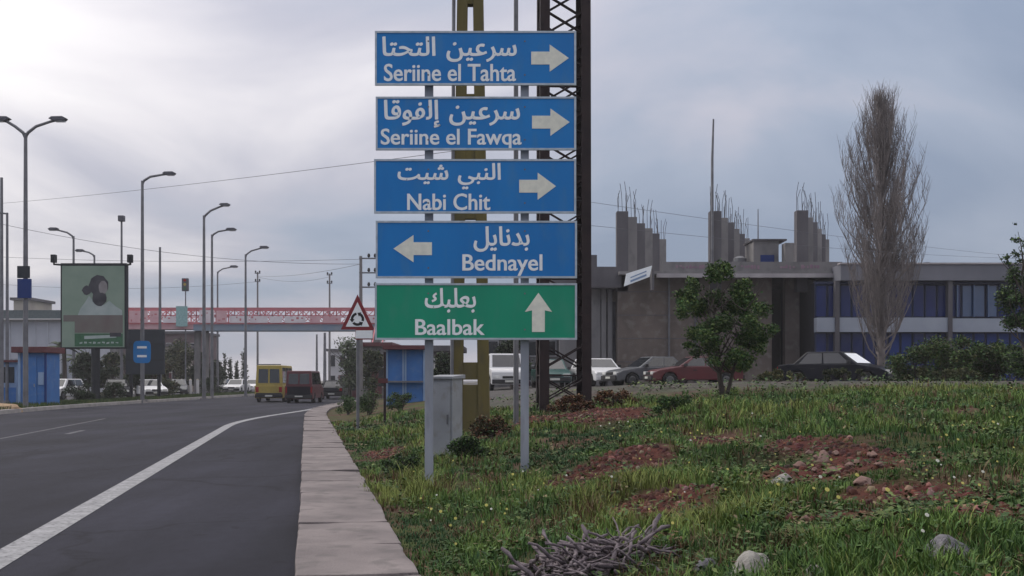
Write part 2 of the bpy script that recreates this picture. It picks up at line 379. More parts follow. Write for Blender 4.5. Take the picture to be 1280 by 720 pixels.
opp = struct(strip('opposite_road', 'asphalt_far', -25, -16.2, .106, -30, 1600))
# kerb-side pavement of concrete slabs
pav = struct(strip('kerb_pavement', 'joint_dirt', -.05, .73, .05, -4, 100, 1.0))
kerb_meshes = []
for k in range(5):
    b = MB(); b.box(-.425, .425, -.708, .708, -.16, 0); me = b.mesh('kerb_slab', 'slab', bevel=.018)
    bmm = bmesh.new(); bmm.from_mesh(me); bmesh.ops.subdivide_edges(bmm, edges=[e for e in bmm.edges if e.calc_length() > .5], cuts=5, use_grid_fill=True)
    for v in bmm.verts:
        if v.co.x > .36: v.co.x += .035 * noise.noise((v.co.y * 4, k * 3.3, 0)) - .01
        if v.co.x < -.36: v.co.x += .03 * max(0, noise.noise((v.co.y * 6, k * 5.1, 2)))
        v.co.z += .016 * noise.noise((v.co.x * 2, v.co.y * 2, k)) if v.co.z > -.05 else 0
    bmm.to_mesh(me); bmm.free(); kerb_meshes.append(me)
for i in range(66):
    y = -1.88 + i * 1.455 + (.017 if i % 2 else -.017)
    a = math.atan2(float(rx(y + .5) - rx(y - .5)), 1.0)
    o = link('kerb_slab', kerb_meshes[i % 5], pav, (float(rx(y)) + .355 + random.uniform(-.012, .012), y, .125 + random.uniform(-.012, .012)),
             (random.uniform(-.006, .006), random.uniform(-.012, .012), -a + random.uniform(-.006, .006)))
mk = MB()
ys = list(np.arange(10, 140, 2.0)); v = []; f = []
for i, y in enumerate(ys):
    x = float(rx(y)); v += [(x - 13.3, y, .05), (x - 13.3, y, .17), (x - 12.98, y, .17), (x - 12.94, y, -.02)]
    if i: q = 4 * i; f += [(q - 4, q - 3, q + 1, q), (q - 3, q - 2, q + 2, q + 1), (q - 2, q - 1, q + 3, q + 2)]
mk.add(v, f); struct(mk.build('median_kerb', 'kerb_grey'))

# ------------------------------------------------------------------ lettering
AF = {'ا': ('\uFE8D', '\uFE8E', None, None), 'إ': ('\uFE87', '\uFE88', None, None), 'ب': ('\uFE8F', '\uFE90', '\uFE91', '\uFE92'), 'ت': ('\uFE95', '\uFE96', '\uFE97', '\uFE98'),
      'ح': ('\uFEA1', '\uFEA2', '\uFEA3', '\uFEA4'), 'د': ('\uFEA9', '\uFEAA', None, None), 'ر': ('\uFEAD', '\uFEAE', None, None), 'س': ('\uFEB1', '\uFEB2', '\uFEB3', '\uFEB4'),
      'ش': ('\uFEB5', '\uFEB6', '\uFEB7', '\uFEB8'), 'ع': ('\uFEC9', '\uFECA', '\uFECB', '\uFECC'), 'ف': ('\uFED1', '\uFED2', '\uFED3', '\uFED4'), 'ق': ('\uFED5', '\uFED6', '\uFED7', '\uFED8'),
      'ك': ('\uFED9', '\uFEDA', '\uFEDB', '\uFEDC'), 'ل': ('\uFEDD', '\uFEDE', '\uFEDF', '\uFEE0'), 'ن': ('\uFEE5', '\uFEE6', '\uFEE7', '\uFEE8'), 'و': ('\uFEED', '\uFEEE', None, None), 'ي': ('\uFEF1', '\uFEF2', '\uFEF3', '\uFEF4')}
def shape_ar(s):
    out = []
    for i, c in enumerate(s):
        if c not in AF: out.append(c); continue
        prev = i > 0 and s[i - 1] in AF and AF[s[i - 1]][2] is not None
        nxt = i + 1 < len(s) and s[i + 1] in AF and AF[c][2] is not None
        out.append(AF[c][3 if prev and nxt else 1 if prev else 2 if nxt else 0])
    return ''.join(reversed(out))
_gc = {}
def glyph(t, off=0.0):
    if (t, off) in _gc: return _gc[(t, off)]
    cu = bpy.data.curves.new('glyph', 'FONT'); cu.body = t; cu.size = 1; cu.offset = off; cu.resolution_u = 4
    o = bpy.data.objects.new('glyph', cu); col.objects.link(o)
    dg = bpy.context.evaluated_depsgraph_get(); me = bpy.data.meshes.new_from_object(o.evaluated_get(dg))
    v = [tuple(p.co) for p in me.vertices]; f = [tuple(p.vertices) for p in me.polygons]
    bpy.data.objects.remove(o); bpy.data.curves.remove(cu); bpy.data.meshes.remove(me)
    _gc[(t, off)] = (v, f); return v, f
def lettering(name, text, x0, x1, z0, z1, y, m, parent, off=.012, arabic=False):
    t = shape_ar(text) if arabic else text
    bar = max(p[0] for p in glyph('|')[0]); X = 0; words = [([], [])]; k = 0
    for ch in t:
        adv = max(p[0] for p in glyph(ch + '|')[0]) - bar
        if ch == ' ': words.append(([], []))
        else:
            V, F = words[-1]; v, f = glyph(ch, off); n = len(V)
            V += [(p[0] + X, p[1], (k % 3) * .0006) for p in v]; F += [tuple(i + n for i in q) for q in f]; k += 1
            if True: n = len(V); V += [(p[0] + X + (.026 if arabic else .020), p[1] + (.012 if arabic else .004), (k % 3) * .0006 + .0003) for p in v]; F += [tuple(i + n for i in q) for q in f]
        X += adv * (1.35 if ch == ' ' and arabic else 1)
    a = np.array([p for w in words for p in w[0]]); mn = a.min(0); mxx = a.max(0)
    for V, F in words:
        s = MB(); s.add([(x0 + (p[0] - mn[0]) / (mxx[0] - mn[0]) * (x1 - x0), y - p[2], z0 + (p[1] - mn[1]) / (mxx[1] - mn[1]) * (z1 - z0)) for p in V], F)
        s.build(name, m, parent)

# ------------------------------------------------------------------ the direction sign (14 m ahead)
def direction_sign():
    Y = 14.0; S = Y / FPX
    base = at(595, Y); t = thing('direction_sign', base, 'stack of four blue and one green direction boards on two steel posts', 'road sign')
    X = lambda px: (px - 640) * S - base.x
    Z = lambda py: EYE + (HZ - py) * S - base.z
    for px, py in ((535.5, 618), (656, 583)):
        b = MB(); c = X(px); z0 = Z(py) - .25; z1 = Z(38)
        b.box(c - .052, c + .052, .075, .083, z0, z1); b.box(c - .052, c - .043, .083, .15, z0, z1); b.box(c + .043, c + .052, .083, .15, z0, z1)
        b.box(c - .052, c - .02, .15, .158, z0, z1); b.box(c + .02, c + .052, .15, .158, z0, z1)
        p = b.build('post', 'galv', t)
    boards = [(470, 719, 40, 106, 'sign_blue', 'سرعين التحتا', (478, 646, 46, 78), 'Seriine el Tahta', (480, 645, 80, 102), ('r', 664, 711, 73)),
              (471, 719, 122, 187, 'sign_blue', 'سرعين إلفوقا', (480, 650, 125, 160), 'Seriine el Fawqa', (476, 652, 161, 187.5), ('r', 665, 712, 153)),
              (469, 719, 200, 266, 'sign_blue', 'النبي شيت', (497, 626, 204, 237), 'Nabi Chit', (509, 613, 242, 263), ('r', 649, 695, 233)),
              (471, 720, 277, 347, 'sign_blue', 'بدنايل', (592, 662, 283, 315), 'Bednayel', (578, 678, 318, 345), ('l', 492, 540, 311)),
              (470, 720, 355, 424, 'sign_green', 'بعلبك', (531, 595, 360, 391), 'Baalbak', (519, 606, 399, 419), ('u', 656, 690, 390))]
    for n, (x0, x1, y0, y1, m, ar, ab, la, lb, arw) in enumerate(boards):
        b = MB().box(X(x0), X(x1), -.012, .012, Z(y1), Z(y0)).build('board', m, t)
        e = MB(); w = .016; A, B, C, D = X(x0), X(x1), Z(y1), Z(y0)
        e.box(A - .012, B + .012, -.020, .018, D - w, D + .008); e.box(A - .012, B + .012, -.020, .018, C - .008, C + w)
        e.box(A - .012, A + w * .7, -.020, .018, C + w, D - w); e.box(B - w * .9, B + .012, -.020, .018, C + w, D - w)
        e.build('border', 'sign_edge', b)
        lettering('arabic_word', ar, X(ab[0]), X(ab[1]), Z(ab[3]), Z(ab[2]), -.0145, 'sign_white', b, .010, True)
        lettering('latin_word', la, X(lb[0]), X(lb[1]), Z(lb[3]), Z(lb[2]), -.0145, 'sign_white', b, .010)
        for px in (535.5, 656):
            for zz in (Z(y0) - .12, Z(y1) + .12): MB().tube([(X(px), -.013, zz), (X(px), -.017, zz)], .011, 8).build('bolt', 'galv_dark', b)
        k, a0, a1, c = arw
        if k in 'rl':
            p = [(a0, c - 8), (a0 + 24, c - 8), (a0 + 22, c - 17), (a0 + 28, c - 17), (a1, c), (a0 + 28, c + 17), (a0 + 22, c + 17), (a0 + 24, c + 8), (a0, c + 8)]
            p = [(a0, c - 8), (a0 + 23, c - 8), (a0 + 23, c - 17), (a1, c), (a0 + 23, c + 17), (a0 + 23, c + 8), (a0, c + 8)]
            if k == 'l': p = [(a0 + a1 - q, r) for q, r in p]
        else:
            p = [(673, 366), (690, 390), (681, 388), (681, 415), (665, 415), (665, 388), (656, 390)]
        q = MB(); n_ = len(p); pts = [(X(q1), Z(r1)) for q1, r1 in p]
        q.prism(pts if k != 'l' else pts[::-1], -.0165, -.0125); q.build('arrow', 'sign_cream', b)
        for zz in (Z(y0) - .12, Z(y1) + .12):
            MB().box(A + .05, B - .05, .019, .072, zz - .02, zz + .02).build('rail', 'galv', b)
            for px in (535.5, 656): MB().box(X(px) - .085, X(px) + .085, .158, .166, zz - .035, zz + .035).build('clamp', 'galv_dark', b)
direction_sign()

# ------------------------------------------------------------------ lattice pylon, yellow pole, cabinet
def pylon():
    Y = 27.0; p = at(704, Y); t = thing('lattice_pylon', p, 'dark rusty steel lattice pylon rising behind the right edge of the road sign', 'pylon', rz=R(3))
    w0, w1, H = 1.20, 1.14, 15.0
    def cor(k, z):
        w = (w0 + (w1 - w0) * z / H) / 2; return Vector(((-w, w, w, -w)[k], (-w, -w, w, w)[k], z))
    for k in range(4):
        b = MB(); a, c = cor(k, -.4), cor(k, H); sx = 1 if k in (0, 3) else -1; sy = 1 if k in (0, 1) else -1
        for (dx, dy, wx, wy) in ((.105, 0, .21, .03), (0, .105, .03, .21)):
            v = []
            for q in (a, c):
                cx = q.x + sx * dx; cy = q.y + sy * dy
                v += [(cx - wx / 2, cy - wy / 2, q.z), (cx + wx / 2, cy - wy / 2, q.z), (cx + wx / 2, cy + wy / 2, q.z), (cx - wx / 2, cy + wy / 2, q.z)]
            b.add(v, [(0, 3, 2, 1), (4, 5, 6, 7), (0, 1, 5, 4), (1, 2, 6, 5), (2, 3, 7, 6), (3, 0, 4, 7)])
        b.build('leg', 'rust_steel', t)
    n = 19; dz = H / n
    for i in range(n):
        for k in range(4):
            a0, a1 = cor(k, i * dz + .1), cor((k + 1) % 4, i * dz + .1); c0, c1 = cor(k, (i + 1) * dz), cor((k + 1) % 4, (i + 1) * dz)
            off = Vector((0, -1, 0)) if k == 0 else Vector((1, 0, 0)) if k == 1 else Vector((0, 1, 0)) if k == 2 else Vector((-1, 0, 0))
            MB().bar(a0.lerp(c1, .04) - off * .045, c1.lerp(a0, .04) - off * .045, .12, .03).build('brace', 'rust_steel', t)
            MB().bar(a1.lerp(c0, .04) - off * .08, c0.lerp(a1, .04) - off * .08, .12, .03).build('brace', 'rust_steel', t)
            if i % 3 == 0: MB().bar(c0 - off * .03, c1 - off * .03, .07, .03).build('strut', 'rust_steel', t)
    for i in range(0): part('step_bolt', 'rust_steel', t, lambda b: b.bar((.5, -.4 , 4 + i * .9), (.72, -.4, 4 + i * .9), .04))
pylon()
def yellow_pole():
    Y = 22.0; p = at(588, Y); t = thing('utility_pole', p, 'yellow concrete two-legged utility pole standing behind the road sign', 'utility pole')
    H = 12.5
    def w(z): return .74 - (.74 - .40) * z / H
    for s in (-1, 1):
        b = MB(); v = []
        for z in (-.4, H):
            c = s * (w(z) / 2 - .1); h = .115 - .02 * z / H
            v += [(c - h, -.13, z), (c + h, -.13, z), (c + h, .13, z), (c - h, .13, z)]
        b.add(v, [(0, 3, 2, 1), (4, 5, 6, 7), (0, 1, 5, 4), (1, 2, 6, 5), (2, 3, 7, 6), (3, 0, 4, 7)])
        b.build('leg', 'yellow_concrete', t, bevel=.02)
    z = 1.0
    while z < H:
        MB().box(-w(z) / 2 + .13, w(z) / 2 - .13, -.10, .10, z, z + .34).build('web', 'yellow_concrete', t); z += 1.05
    part('web', 'yellow_concrete', t, lambda b: b.box(-.25, .25, -.09, .09, -.3, .9))
    part('conduit', 'galv_dark', t, lambda b: b.tube([(-.36, -.15, 0), (-.33, -.15, 6), (-.30, -.15, 12.4)], .035, 6))
    part('crossarm', 'galv_dark', t, lambda b: b.box(-1.1, 1.1, -.2, -.13, 11.6, 11.75))
    part('step_iron', 'galv_dark', t, lambda b: b.tube([(-.05, -.14, 8.75), (-.05, -.26, 8.75), (.08, -.26, 8.7)], .03, 6))
yellow_pole()
p = at(645, 24.0); t = thing('slim_pole', p, 'thin grey steel pole behind the right post of the road sign', 'pole')
part('shaft', 'galv_dark', t, lambda b: b.tube([(0, 0, -.3), (0, 0, 6), (0, 0, 13)], [.06, .05, .045], 8)); part('cap', 'galv_dark', t, lambda b: b.tube([(0, 0, 13), (0, 0, 13.08)], [.06, .02], 8))
def cabinet():
    Y = 18.0; p = at(558, Y); t = thing('electrical_cabinet', p, 'grey metal electrical cabinet beside the left signpost', 'cabinet', rz=R(-24))
    z1 = hgt(473, Y) - p.z
    box('body', 'cabinet', t, -.20, .20, -.18, .18, -.2, z1, bevel=.01)
    d = box('door', 'cabinet', t, -.17, .17, -.198, -.185, .05, z1 - .06, bevel=.004)
    box('handle', 'galv_dark', d, .11, .13, -.215, -.199, .55, .7)
    part('roof', 'cabinet', t, lambda b: b.add([(-.23, -.23, z1 - .004), (.23, -.23, z1 - .004), (.23, .22, z1), (-.23, .22, z1), (-.23, -.23, z1 + .03), (.23, -.23, z1 + .03), (.23, .22, z1 + .06), (-.23, .22, z1 + .06)],
                                               [(0, 3, 2, 1), (4, 5, 6, 7), (0, 1, 5, 4), (1, 2, 6, 5), (2, 3, 7, 6), (3, 0, 4, 7)]))
cabinet()
def warning_sign():
    Y = 31.0; S = Y / FPX; p = at(447, Y); t = thing('warning_sign', p, 'red-bordered triangular warning sign on a pole left of the direction boards', 'road sign')
    Z = lambda py: EYE + (HZ - py) * S - p.z
    part('post', 'galv_dark', t, lambda b: b.tube([(0, .05, -.2), (0, .05, Z(372))], .045, 8))
    def tri(k): cz = Z(400); return [(-21 * S * k, cz - 12 * S * k), (21 * S * k, cz - 12 * S * k), (0, cz + 32 * S * k)]
    face = MB().prism(tri(.70), -.022, -.008).build('face', 'sign_white', t)
    MB().prism(tri(1.0), -.012, .005).build('border', 'red_paint', t)
    cz = Z(399)
    for k in range(3):
        a0 = R(100 + 120 * k); b = MB(); v = []
        n = 7
        for i in range(n):
            a = a0 + R(80) * i / (n - 1)
            for r in (.115, .185): v.append((math.cos(a) * r, -.027, cz + math.sin(a) * r))
        b.add(v, [(2 * i, 2 * i + 1, 2 * i + 3, 2 * i + 2) for i in range(n - 1)])
        a = a0 + R(80); c = Vector((math.cos(a), 0, math.sin(a))); d = Vector((-math.sin(a), 0, math.cos(a)))
        q = [c * .08, c * .22, c * .15 + d * .09]
        b.add([(x.x, -.027, cz + x.z) for x in q], [(0, 1, 2)])
        b.build('arrow_symbol', 'bumper', face)
    pl = box('plate', 'sign_white', t, -.05, .42, -.02, -.006, Z(423), Z(413))
    box('plate_border', 'red_paint', pl, -.06, .43, -.012, -.003, Z(424.5), Z(412))
warning_sign()

# ------------------------------------------------------------------ the unfinished building and its blue wing
def building():
    Y = 60.0; S = Y / FPX; base = at(900, Y); g = base.z
    t = thing('unfinished_building', base, 'low unfinished concrete building with stepped rows of bare columns on its roof', 'building')
    X = lambda px, D=Y: (px - 640) / FPX * D - base.x
    Z = lambda py, D=Y: hgt(py, D) - g
    zr = Z(345)
    w = box('wall', 'stucco_brown', t, X(772), X(868), 0, 9, -.3, zr)
    box('wall', 'stucco_brown', t, X(872), X(965), .05, 9, -.3, zr)
    for zz in (1.25, 2.5, 3.75, 5.0):
        box('formwork_seam', 'concrete_dark', w, X(772) + .02, X(868) - .02, -.018, -.004, zz, zz + .035)
    part('downpipe', 'galv_dark', t, lambda b: b.tube([(X(836), -.1, -.2), (X(836), -.1, zr - .1)], .055, 8))
    box('pier', 'concrete_dark', t, X(868), X(872), -.06, .3, -.3, zr)
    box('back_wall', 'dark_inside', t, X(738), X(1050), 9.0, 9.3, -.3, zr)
    # left open bay
    box('side_wall', 'concrete', t, X(700), X(752), .8, 1.2, -.3, Z(352))
    for px in (756, 764): box('column', 'concrete', t, X(px - 3), X(px + 3), .7, 1.1, -.3, Z(360))
    box('shutter', 'galv_dark', t, X(744), X(772), 1.3, 1.4, -.3, Z(375))
    box('slab', 'concrete_dark', t, X(690), X(776), -.3, 9, Z(360), Z(334))
    # recess on the right
    box('column', 'stucco_brown', t, X(985), X(1003), .6, 1.2, -.3, zr)
    box('shopfront', 'blue_panel', t, X(1003), X(1052), 2.0, 2.1, -.3, zr - .3)
    for px in (1012, 1024, 1037): box('mullion', 'blue_frame', t, X(px) - .05, X(px) + .05, 1.9, 2.0, -.3, zr - .3)
    box('floor_band', 'concrete_dark', t, X(1003), X(1052), 1.85, 1.99, Z(413), Z(400))
    # roof slab and lettered fascia
    box('roof_slab', 'concrete', t, X(772), X(1054), -.9, 9.2, zr, Z(341))
    fa = box('fascia', 'fascia', t, X(818), X(1052), -1.0, -.75, Z(349), Z(344))
    fb = box('fascia_board', 'concrete', t, X(826), X(1048), -.7, -.55, Z(341), Z(329))
    r = random.Random(3)
    for (a, b_, m) in ((842, 878, 'mauve_mark'), (922, 948, 'mauve_mark'), (970, 990, 'mauve_mark'), (996, 1020, 'mauve_mark'), (905, 915, 'mauve_mark')):
        for k in range(int((b_ - a) / 4)):
            x = a + k * 4 + r.uniform(0, 1.2); h = r.uniform(2, 5); c = r.uniform(334, 336)
            box('faded_letter', m, fb, X(x), X(x + r.uniform(2, 3.6)), -.712, -.70, Z(c + h / 2), Z(c - h / 2))
    # dropped white board, tilted
    b = MB(); q = [(780, 358), (812, 346), (815, 332), (783, 342)]
    q = [(X(x, 58.2), Z(y, 58.2)) for x, y in q]
    bd = MB().prism(q, -1.82, -1.72).build('name_board', 'sign_white', t)
    for (y0, y1) in ((350.0, 347.5), (344.8, 343.4)):
        k = [(X(788, 58.2), Z(y0 + 3, 58.2)), (X(808, 58.2), Z(y0 - 5, 58.2)), (X(808, 58.2), Z(y1 - 5, 58.2)), (X(788, 58.2), Z(y1 + 3, 58.2))]
        MB().prism(k, -1.835, -1.821).build('board_stripe', 'pale_blue', bd)
    box('board_bracket', 'concrete_dark', t, X(815, 58.2), X(818, 58.2), -1.7, -.95, Z(362, 58.2), Z(336, 58.2))
    # roof columns in three receding rows, with starter bars
    zt = Z(262); z0 = Z(341)
    for (pa, pb) in ((777.5, 826), (893.5, 930), (1001.5, 1029)):
        xa = (pa - 640) / FPX * 60.3 - base.x; xb = (pb - 640) / FPX * 72 - base.x
        for k in range(6):
            f = k / 5; cx = xa + (xb - xa) * f; cy = .3 + 11.7 * f
            h = zt + random.uniform(-.1, .05) - (.05 if k else 0)
            c = box('roof_column', 'concrete_dark' if k % 2 == 0 else 'concrete', t, cx - .31, cx + .31, cy - .3, cy + .3, z0 - 1.0, h, bevel=.02)
            for (dx, dy) in ((-.22, -.2), (.22, -.2), (.22, .2), (-.2, .2), (0, -.2)):
                L = random.uniform(.9, 1.75)
                MB().tube([(cx + dx, cy + dy, h), (cx + dx + random.uniform(-.05, .05), cy + dy, h + L * .6), (cx + dx + random.uniform(-.14, .14), cy + dy, h + L)], .013, 4).build('rebar', 'rust_steel', c)
    # second storey floor under the rows, roof clutter
    box('rear_roof', 'concrete', t, X(772), X(1052) + 4, 9.2, 14, zr - 1, Z(342))
    tank = box('roof_hut', 'concrete', t, X(957), X(990), 3, 5.2, Z(341), Z(301, 63)); box('hut_roof', 'concrete_dark', tank, X(955), X(1000), 2.85, 5.4, Z(301, 63), Z(299, 63))
    box('hut_door', 'blue_panel', tank, X(966), X(984), 2.96, 2.99, Z(333), Z(311))
    box('block_stack', 'concrete', t, X(994), X(1024), 2.2, 3, Z(341), Z(303, 62))
    part('water_tank', 'galv_dark', t, lambda b: b.tube([(X(944), 4, Z(341)), (X(944), 4, Z(313)), (X(944), 4, Z(310))], [.38, .38, .15], 12))
    part('vent_pipe', 'galv_dark', t, lambda b: b.tube([(X(937), 4, Z(341)), (X(937), 4, Z(316))], .12, 8))
    m = part('antenna_mast', 'galv_dark', t, lambda b: b.tube([(X(889.5), -.2, Z(341)), (X(889.5), -.2, Z(200)), (X(891), -.2, Z(150))], [.085, .07, .045], 6))
    part('antenna_mast', 'galv_dark', t, lambda b: b.tube([(X(964), 3.2, Z(301)), (X(964), 3.2, Z(250))], [.04, .025], 6))
    # left rooftop box by the pylon
    box('stair_box', 'concrete_dark', t, X(738), X(748), 1, 3, Z(336), Z(316))
def wing():
    Y = 58.0; base = at(1140, Y); g = base.z
    t = thing('office_wing', base, 'long two-storey wing with dark blue windows and a pale band behind the poplar', 'building')
    X = lambda px: (px - 640) / FPX * Y - base.x
    Z = lambda py: hgt(py, Y) - g
    x0, x1 = X(1021), X(1330)
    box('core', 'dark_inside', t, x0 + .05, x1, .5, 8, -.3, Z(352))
    box('parapet', 'parapet', t, X(1049), x1 + .2, -.25, 8.1, Z(351), Z(331))
    box('coping', 'fascia', t, X(1049) - .04, x1 + .25, -.32, .2, Z(331), Z(329))
    box('spandrel_band', 'white_band', t, x0, X(1186), -.05, .55, Z(415), Z(397))
    box('spandrel_band', 'white_band', t, X(1189), x1, -.02, .55, Z(415), Z(398))
    box('soffit', 'blue_frame', t, x0, x1, .2, .52, Z(355), Z(351.5))
    x = 1021; r = random.Random(5); k = 0
    while x < 1320:
        wd = 14.5; m = 'blue_glass_pale' if (1194 < x < 1236) else 'blue_glass'
        a, b_ = X(x), X(x + wd)
        f = box('window', 'blue_frame', t, a, b_, .30, .49, Z(396.5), Z(355.5)); box('pane', m, f, a + .06, b_ - .06, .27, .295, Z(395), Z(357))
        f = box('window', 'blue_frame', t, a, b_, .30, .49, -.3, Z(415.5)); box('pane', 'blue_panel' if r.random() < .6 else 'blue_glass', f, a + .06, b_ - .06, .27, .295, .3, Z(417))
        x += wd + .8; k += 1
    for px in (1046, 1187, 1306): box('pilaster', 'concrete_dark', t, X(px) - .11, X(px) + .11, -.12, .3, -.3, Z(351))
    for px in (1198, 1219, 1237): box('fin', 'blue_glass_pale', t, X(px) - .04, X(px) + .04, .1, .26, Z(396), Z(356))
    part('roof_vent', 'galv_dark', t, lambda b: b.tube([(X(1194), 4, Z(331)), (X(1194), 4, Z(318))], .2, 8))
building(); wing()

# ------------------------------------------------------------------ vehicles
def vehicle(name, label, cat, loc, heading, L, W, H, paint, kind='sedan', group=None, glare=False, extra=None):
    """heading: direction the nose points, radians from +X; local x is forward"""
    t = thing(name, loc, label, cat, group, rz=heading)
    wr = .31 if kind != 'suv' else .36; wx = L * .31; hl = L / 2
    if kind == 'sedan': belt, prof = .88, [(-hl, .42), (-hl - .02, .62), (-hl + .03, .88), (-hl + .5, .93), (hl - 1.25, .90), (hl - .35, .76), (hl - .03, .62), (hl, .42)]
    elif kind == 'hatch': belt, prof = .90, [(-hl, .40), (-hl - .02, .65), (-hl + .04, .92), (hl - 1.0, .92), (hl - .25, .76), (hl, .62), (hl, .40)]
    elif kind == 'suv': belt, prof = 1.05, [(-hl, .45), (-hl, 1.03), (hl - 1.05, 1.05), (hl - .12, .98), (hl, .85), (hl, .45)]
    else: belt, prof = 1.08, [(-hl, .36), (-hl - .01, 1.08), (hl - .55, 1.08), (hl - .08, .80), (hl, .62), (hl, .36)]
    low = .24
    bot = [(hl - .03, low)]
    for cx in (wx, -wx):
        for i in range(9):
            a = math.pi * i / 8; bot.append((cx + math.cos(a) * (wr + .06), max(low, .30 + math.sin(a) * (wr + .05))))
    bot.append((-hl + .03, low))
    b = MB(); b.prism(list(reversed(prof)) [::1] + [] if False else (bot[::-1] + prof[::-1]), -W / 2, W / 2)
    body = b.build('body', paint, t, bevel=.045, smooth=False)
    if kind == 'sedan': q = (-hl + .55, hl - 1.15, -hl + 1.15, hl - 1.95)
    elif kind == 'hatch': q = (-hl + .05, hl - .95, -hl + .45, hl - 1.65)
    elif kind == 'suv': q = (-hl + .03, hl - 1.05, -hl + .12, hl - 1.5)
    else: q = (-hl + .02, hl - .5, -hl + .09, hl - 1.05)
    wb, wt = W / 2 - .05, W / 2 - (.20 if kind in ('sedan', 'hatch') else .11)
    V = [Vector(p) for p in ((q[0], -wb, belt - .03), (q[1], -wb, belt - .03), (q[1], wb, belt - .03), (q[0], wb, belt - .03), (q[2], -wt, H), (q[3], -wt, H), (q[3], wt, H), (q[2], wt, H))]
    g = MB().add(V, [(0, 3, 2, 1), (4, 5, 6, 7), (0, 1, 5, 4), (1, 2, 6, 5), (2, 3, 7, 6), (3, 0, 4, 7)]).build('cabin', paint, t, bevel=.05)
    def pane(nm, A, B, C, D, u0, u1, v0, v1, m='car_glass', off=.012, par=g):
        P = lambda u, v: (A * (1 - u) + B * u) * (1 - v) + (D * (1 - u) + C * u) * v
        n = (B - A).cross(D - A).normalized() * off
        c = [P(u0, v0), P(u1, v0), P(u1, v1), P(u0, v1)]
        MB().add([x + n for x in c] + [x - n * .5 for x in c], [(0, 1, 2, 3), (0, 4, 5, 1), (1, 5, 6, 2), (2, 6, 7, 3), (3, 7, 4, 0)]).build(nm, m, par)
    pane('windscreen', V[1], V[2], V[6], V[5], .07, .93, .12, .90)
    if kind == 'van':
        pane('rear_window', V[3], V[0], V[4], V[7], .10, .47, .15, .82); pane('rear_window', V[3], V[0], V[4], V[7], .53, .90, .15, .82)
    else: pane('rear_window', V[3], V[0], V[4], V[7], .08, .92, .14, .86)
    cuts = ((.10, .47), (.50, .90)) if kind != 'van' else ((.04, .30), (.33, .62), (.65, .93))
    for (a, c) in cuts:
        pane('side_window', V[0], V[1], V[5], V[4], a, c, .14, .88); pane('side_window', V[2], V[3], V[7], V[6], 1 - c, 1 - a, .14, .88)
    for sx in (1, -1):
        for sy in (1, -1):
            b = MB(); y0 = sy * (W / 2 - .19); y1 = sy * (W / 2 + .005)
            b.tube([(sx * wx, y0, .30), (sx * wx, y1 - sy * .02, .30), (sx * wx, y1, .30)], [wr, wr, wr - .03], 18); w_ = b.build('wheel', 'tyre', t)
            MB().tube([(sx * wx, y1 - sy * .005, .30), (sx * wx, y1 + sy * .012, .30)], [wr * .62, wr * .5], 12).build('rim', 'rim', w_)
    z = prof[-1][1]
    box('bumper', 'bumper' if kind != 'hatch' else paint, t, hl - .06, hl + .07, -W / 2 + .03, W / 2 - .03, .30, .50, bevel=.02)
    box('bumper', 'bumper', t, -hl - .08, -hl + .06, -W / 2 + .03, W / 2 - .03, .30, .52, bevel=.02)
    for s in (1, -1):
        box('headlight', 'head_light', t, hl - .12, hl + .015, s * W * .36 - .17, s * W * .36 + .17, .54, .68, bevel=.02)
        zt = (.62, .82) if kind in ('sedan', 'hatch') else (.65, 1.0)
        box('tail_light', 'tail_red', t, -hl - .03, -hl + .1, s * W * .41 - .10, s * W * .41 + .10, *zt, bevel=.015)
        box('mirror', 'bumper', t, q[1] - .42, q[1] - .28, s * (W / 2 + .06) - .07, s * (W / 2 + .06) + .07, belt + .02, belt + .16, bevel=.02)
        for xx in (.15, -.75) if kind != 'van' else (.9,): box('door_handle', 'bumper', t, xx - .08, xx + .08, s * (W / 2 + .005) - .012, s * (W / 2 + .005) + .012, belt - .16, belt - .12)
    box('grille', 'bumper', t, hl - .05, hl + .012, -W * .2, W * .2, .54, .66)
    box('number_plate', 'plate', t, -hl - .095, -hl - .082, -.24, .24, .36, .47)
    box('number_plate', 'plate', t, hl + .072, hl + .085, -.24, .24, .36, .46)
    if extra: extra(t, L, W, H)
    if glare: pane('windscreen_glare', V[1], V[2], V[6], V[5], .10, .90, .16, .86, 'sign_white', .022)  # white pane over the glass stands in for its bright sky reflection
    return t
def on_road(px, Y): p = at(px, Y); p.z = 0.0; return p
UP = R(90 + 1.3)     # heading of the far stretch of road
def yv(t, L, W, H):
    box('roof_rack', 'bumper', t, -L / 2 + .3, -L / 2 + .36, -W / 2 + .2, W / 2 - .2, H + .02, H + .08); box('lower_panel', 'bumper', t, -L / 2 - .02, -L / 2, -W / 2 + .1, W / 2 - .1, .52, .60)
vehicle('minibus', 'yellow minibus seen from behind on the road under the footbridge', 'minibus', on_road(345, 76), UP, 5.0, 1.86, 2.42, 'car_yellow', 'van', extra=yv)
def rv(t, L, W, H):
    box('tailgate', 'car_dark', t, -L / 2 - .035, -L / 2 - .015, -W / 2 + .14, W / 2 - .14, .50, 1.05); box('rear_step', 'bumper', t, -L / 2 - .2, -L / 2 - .09, -W / 2 + .1, W / 2 - .1, .32, .40)
vehicle('red_van', 'dark red van seen from behind to the right of the yellow minibus', 'van', on_road(381, 72), UP, 4.6, 1.74, 2.02, 'car_red', 'van', extra=rv)
vehicle('car', 'dark blue saloon car ahead of the red van by the right kerb', 'car', on_road(419, 86), UP, 4.3, 1.70, 1.42, 'car_dark', 'sedan')
GR = 'cars parked before the unfinished building'
vehicle('car', 'black saloon car with a bright windscreen parked below the poplar', 'car', at(1050, 44), R(-40), 4.5, 1.74, 1.40, 'car_dark', 'sedan', GR, glare=True)
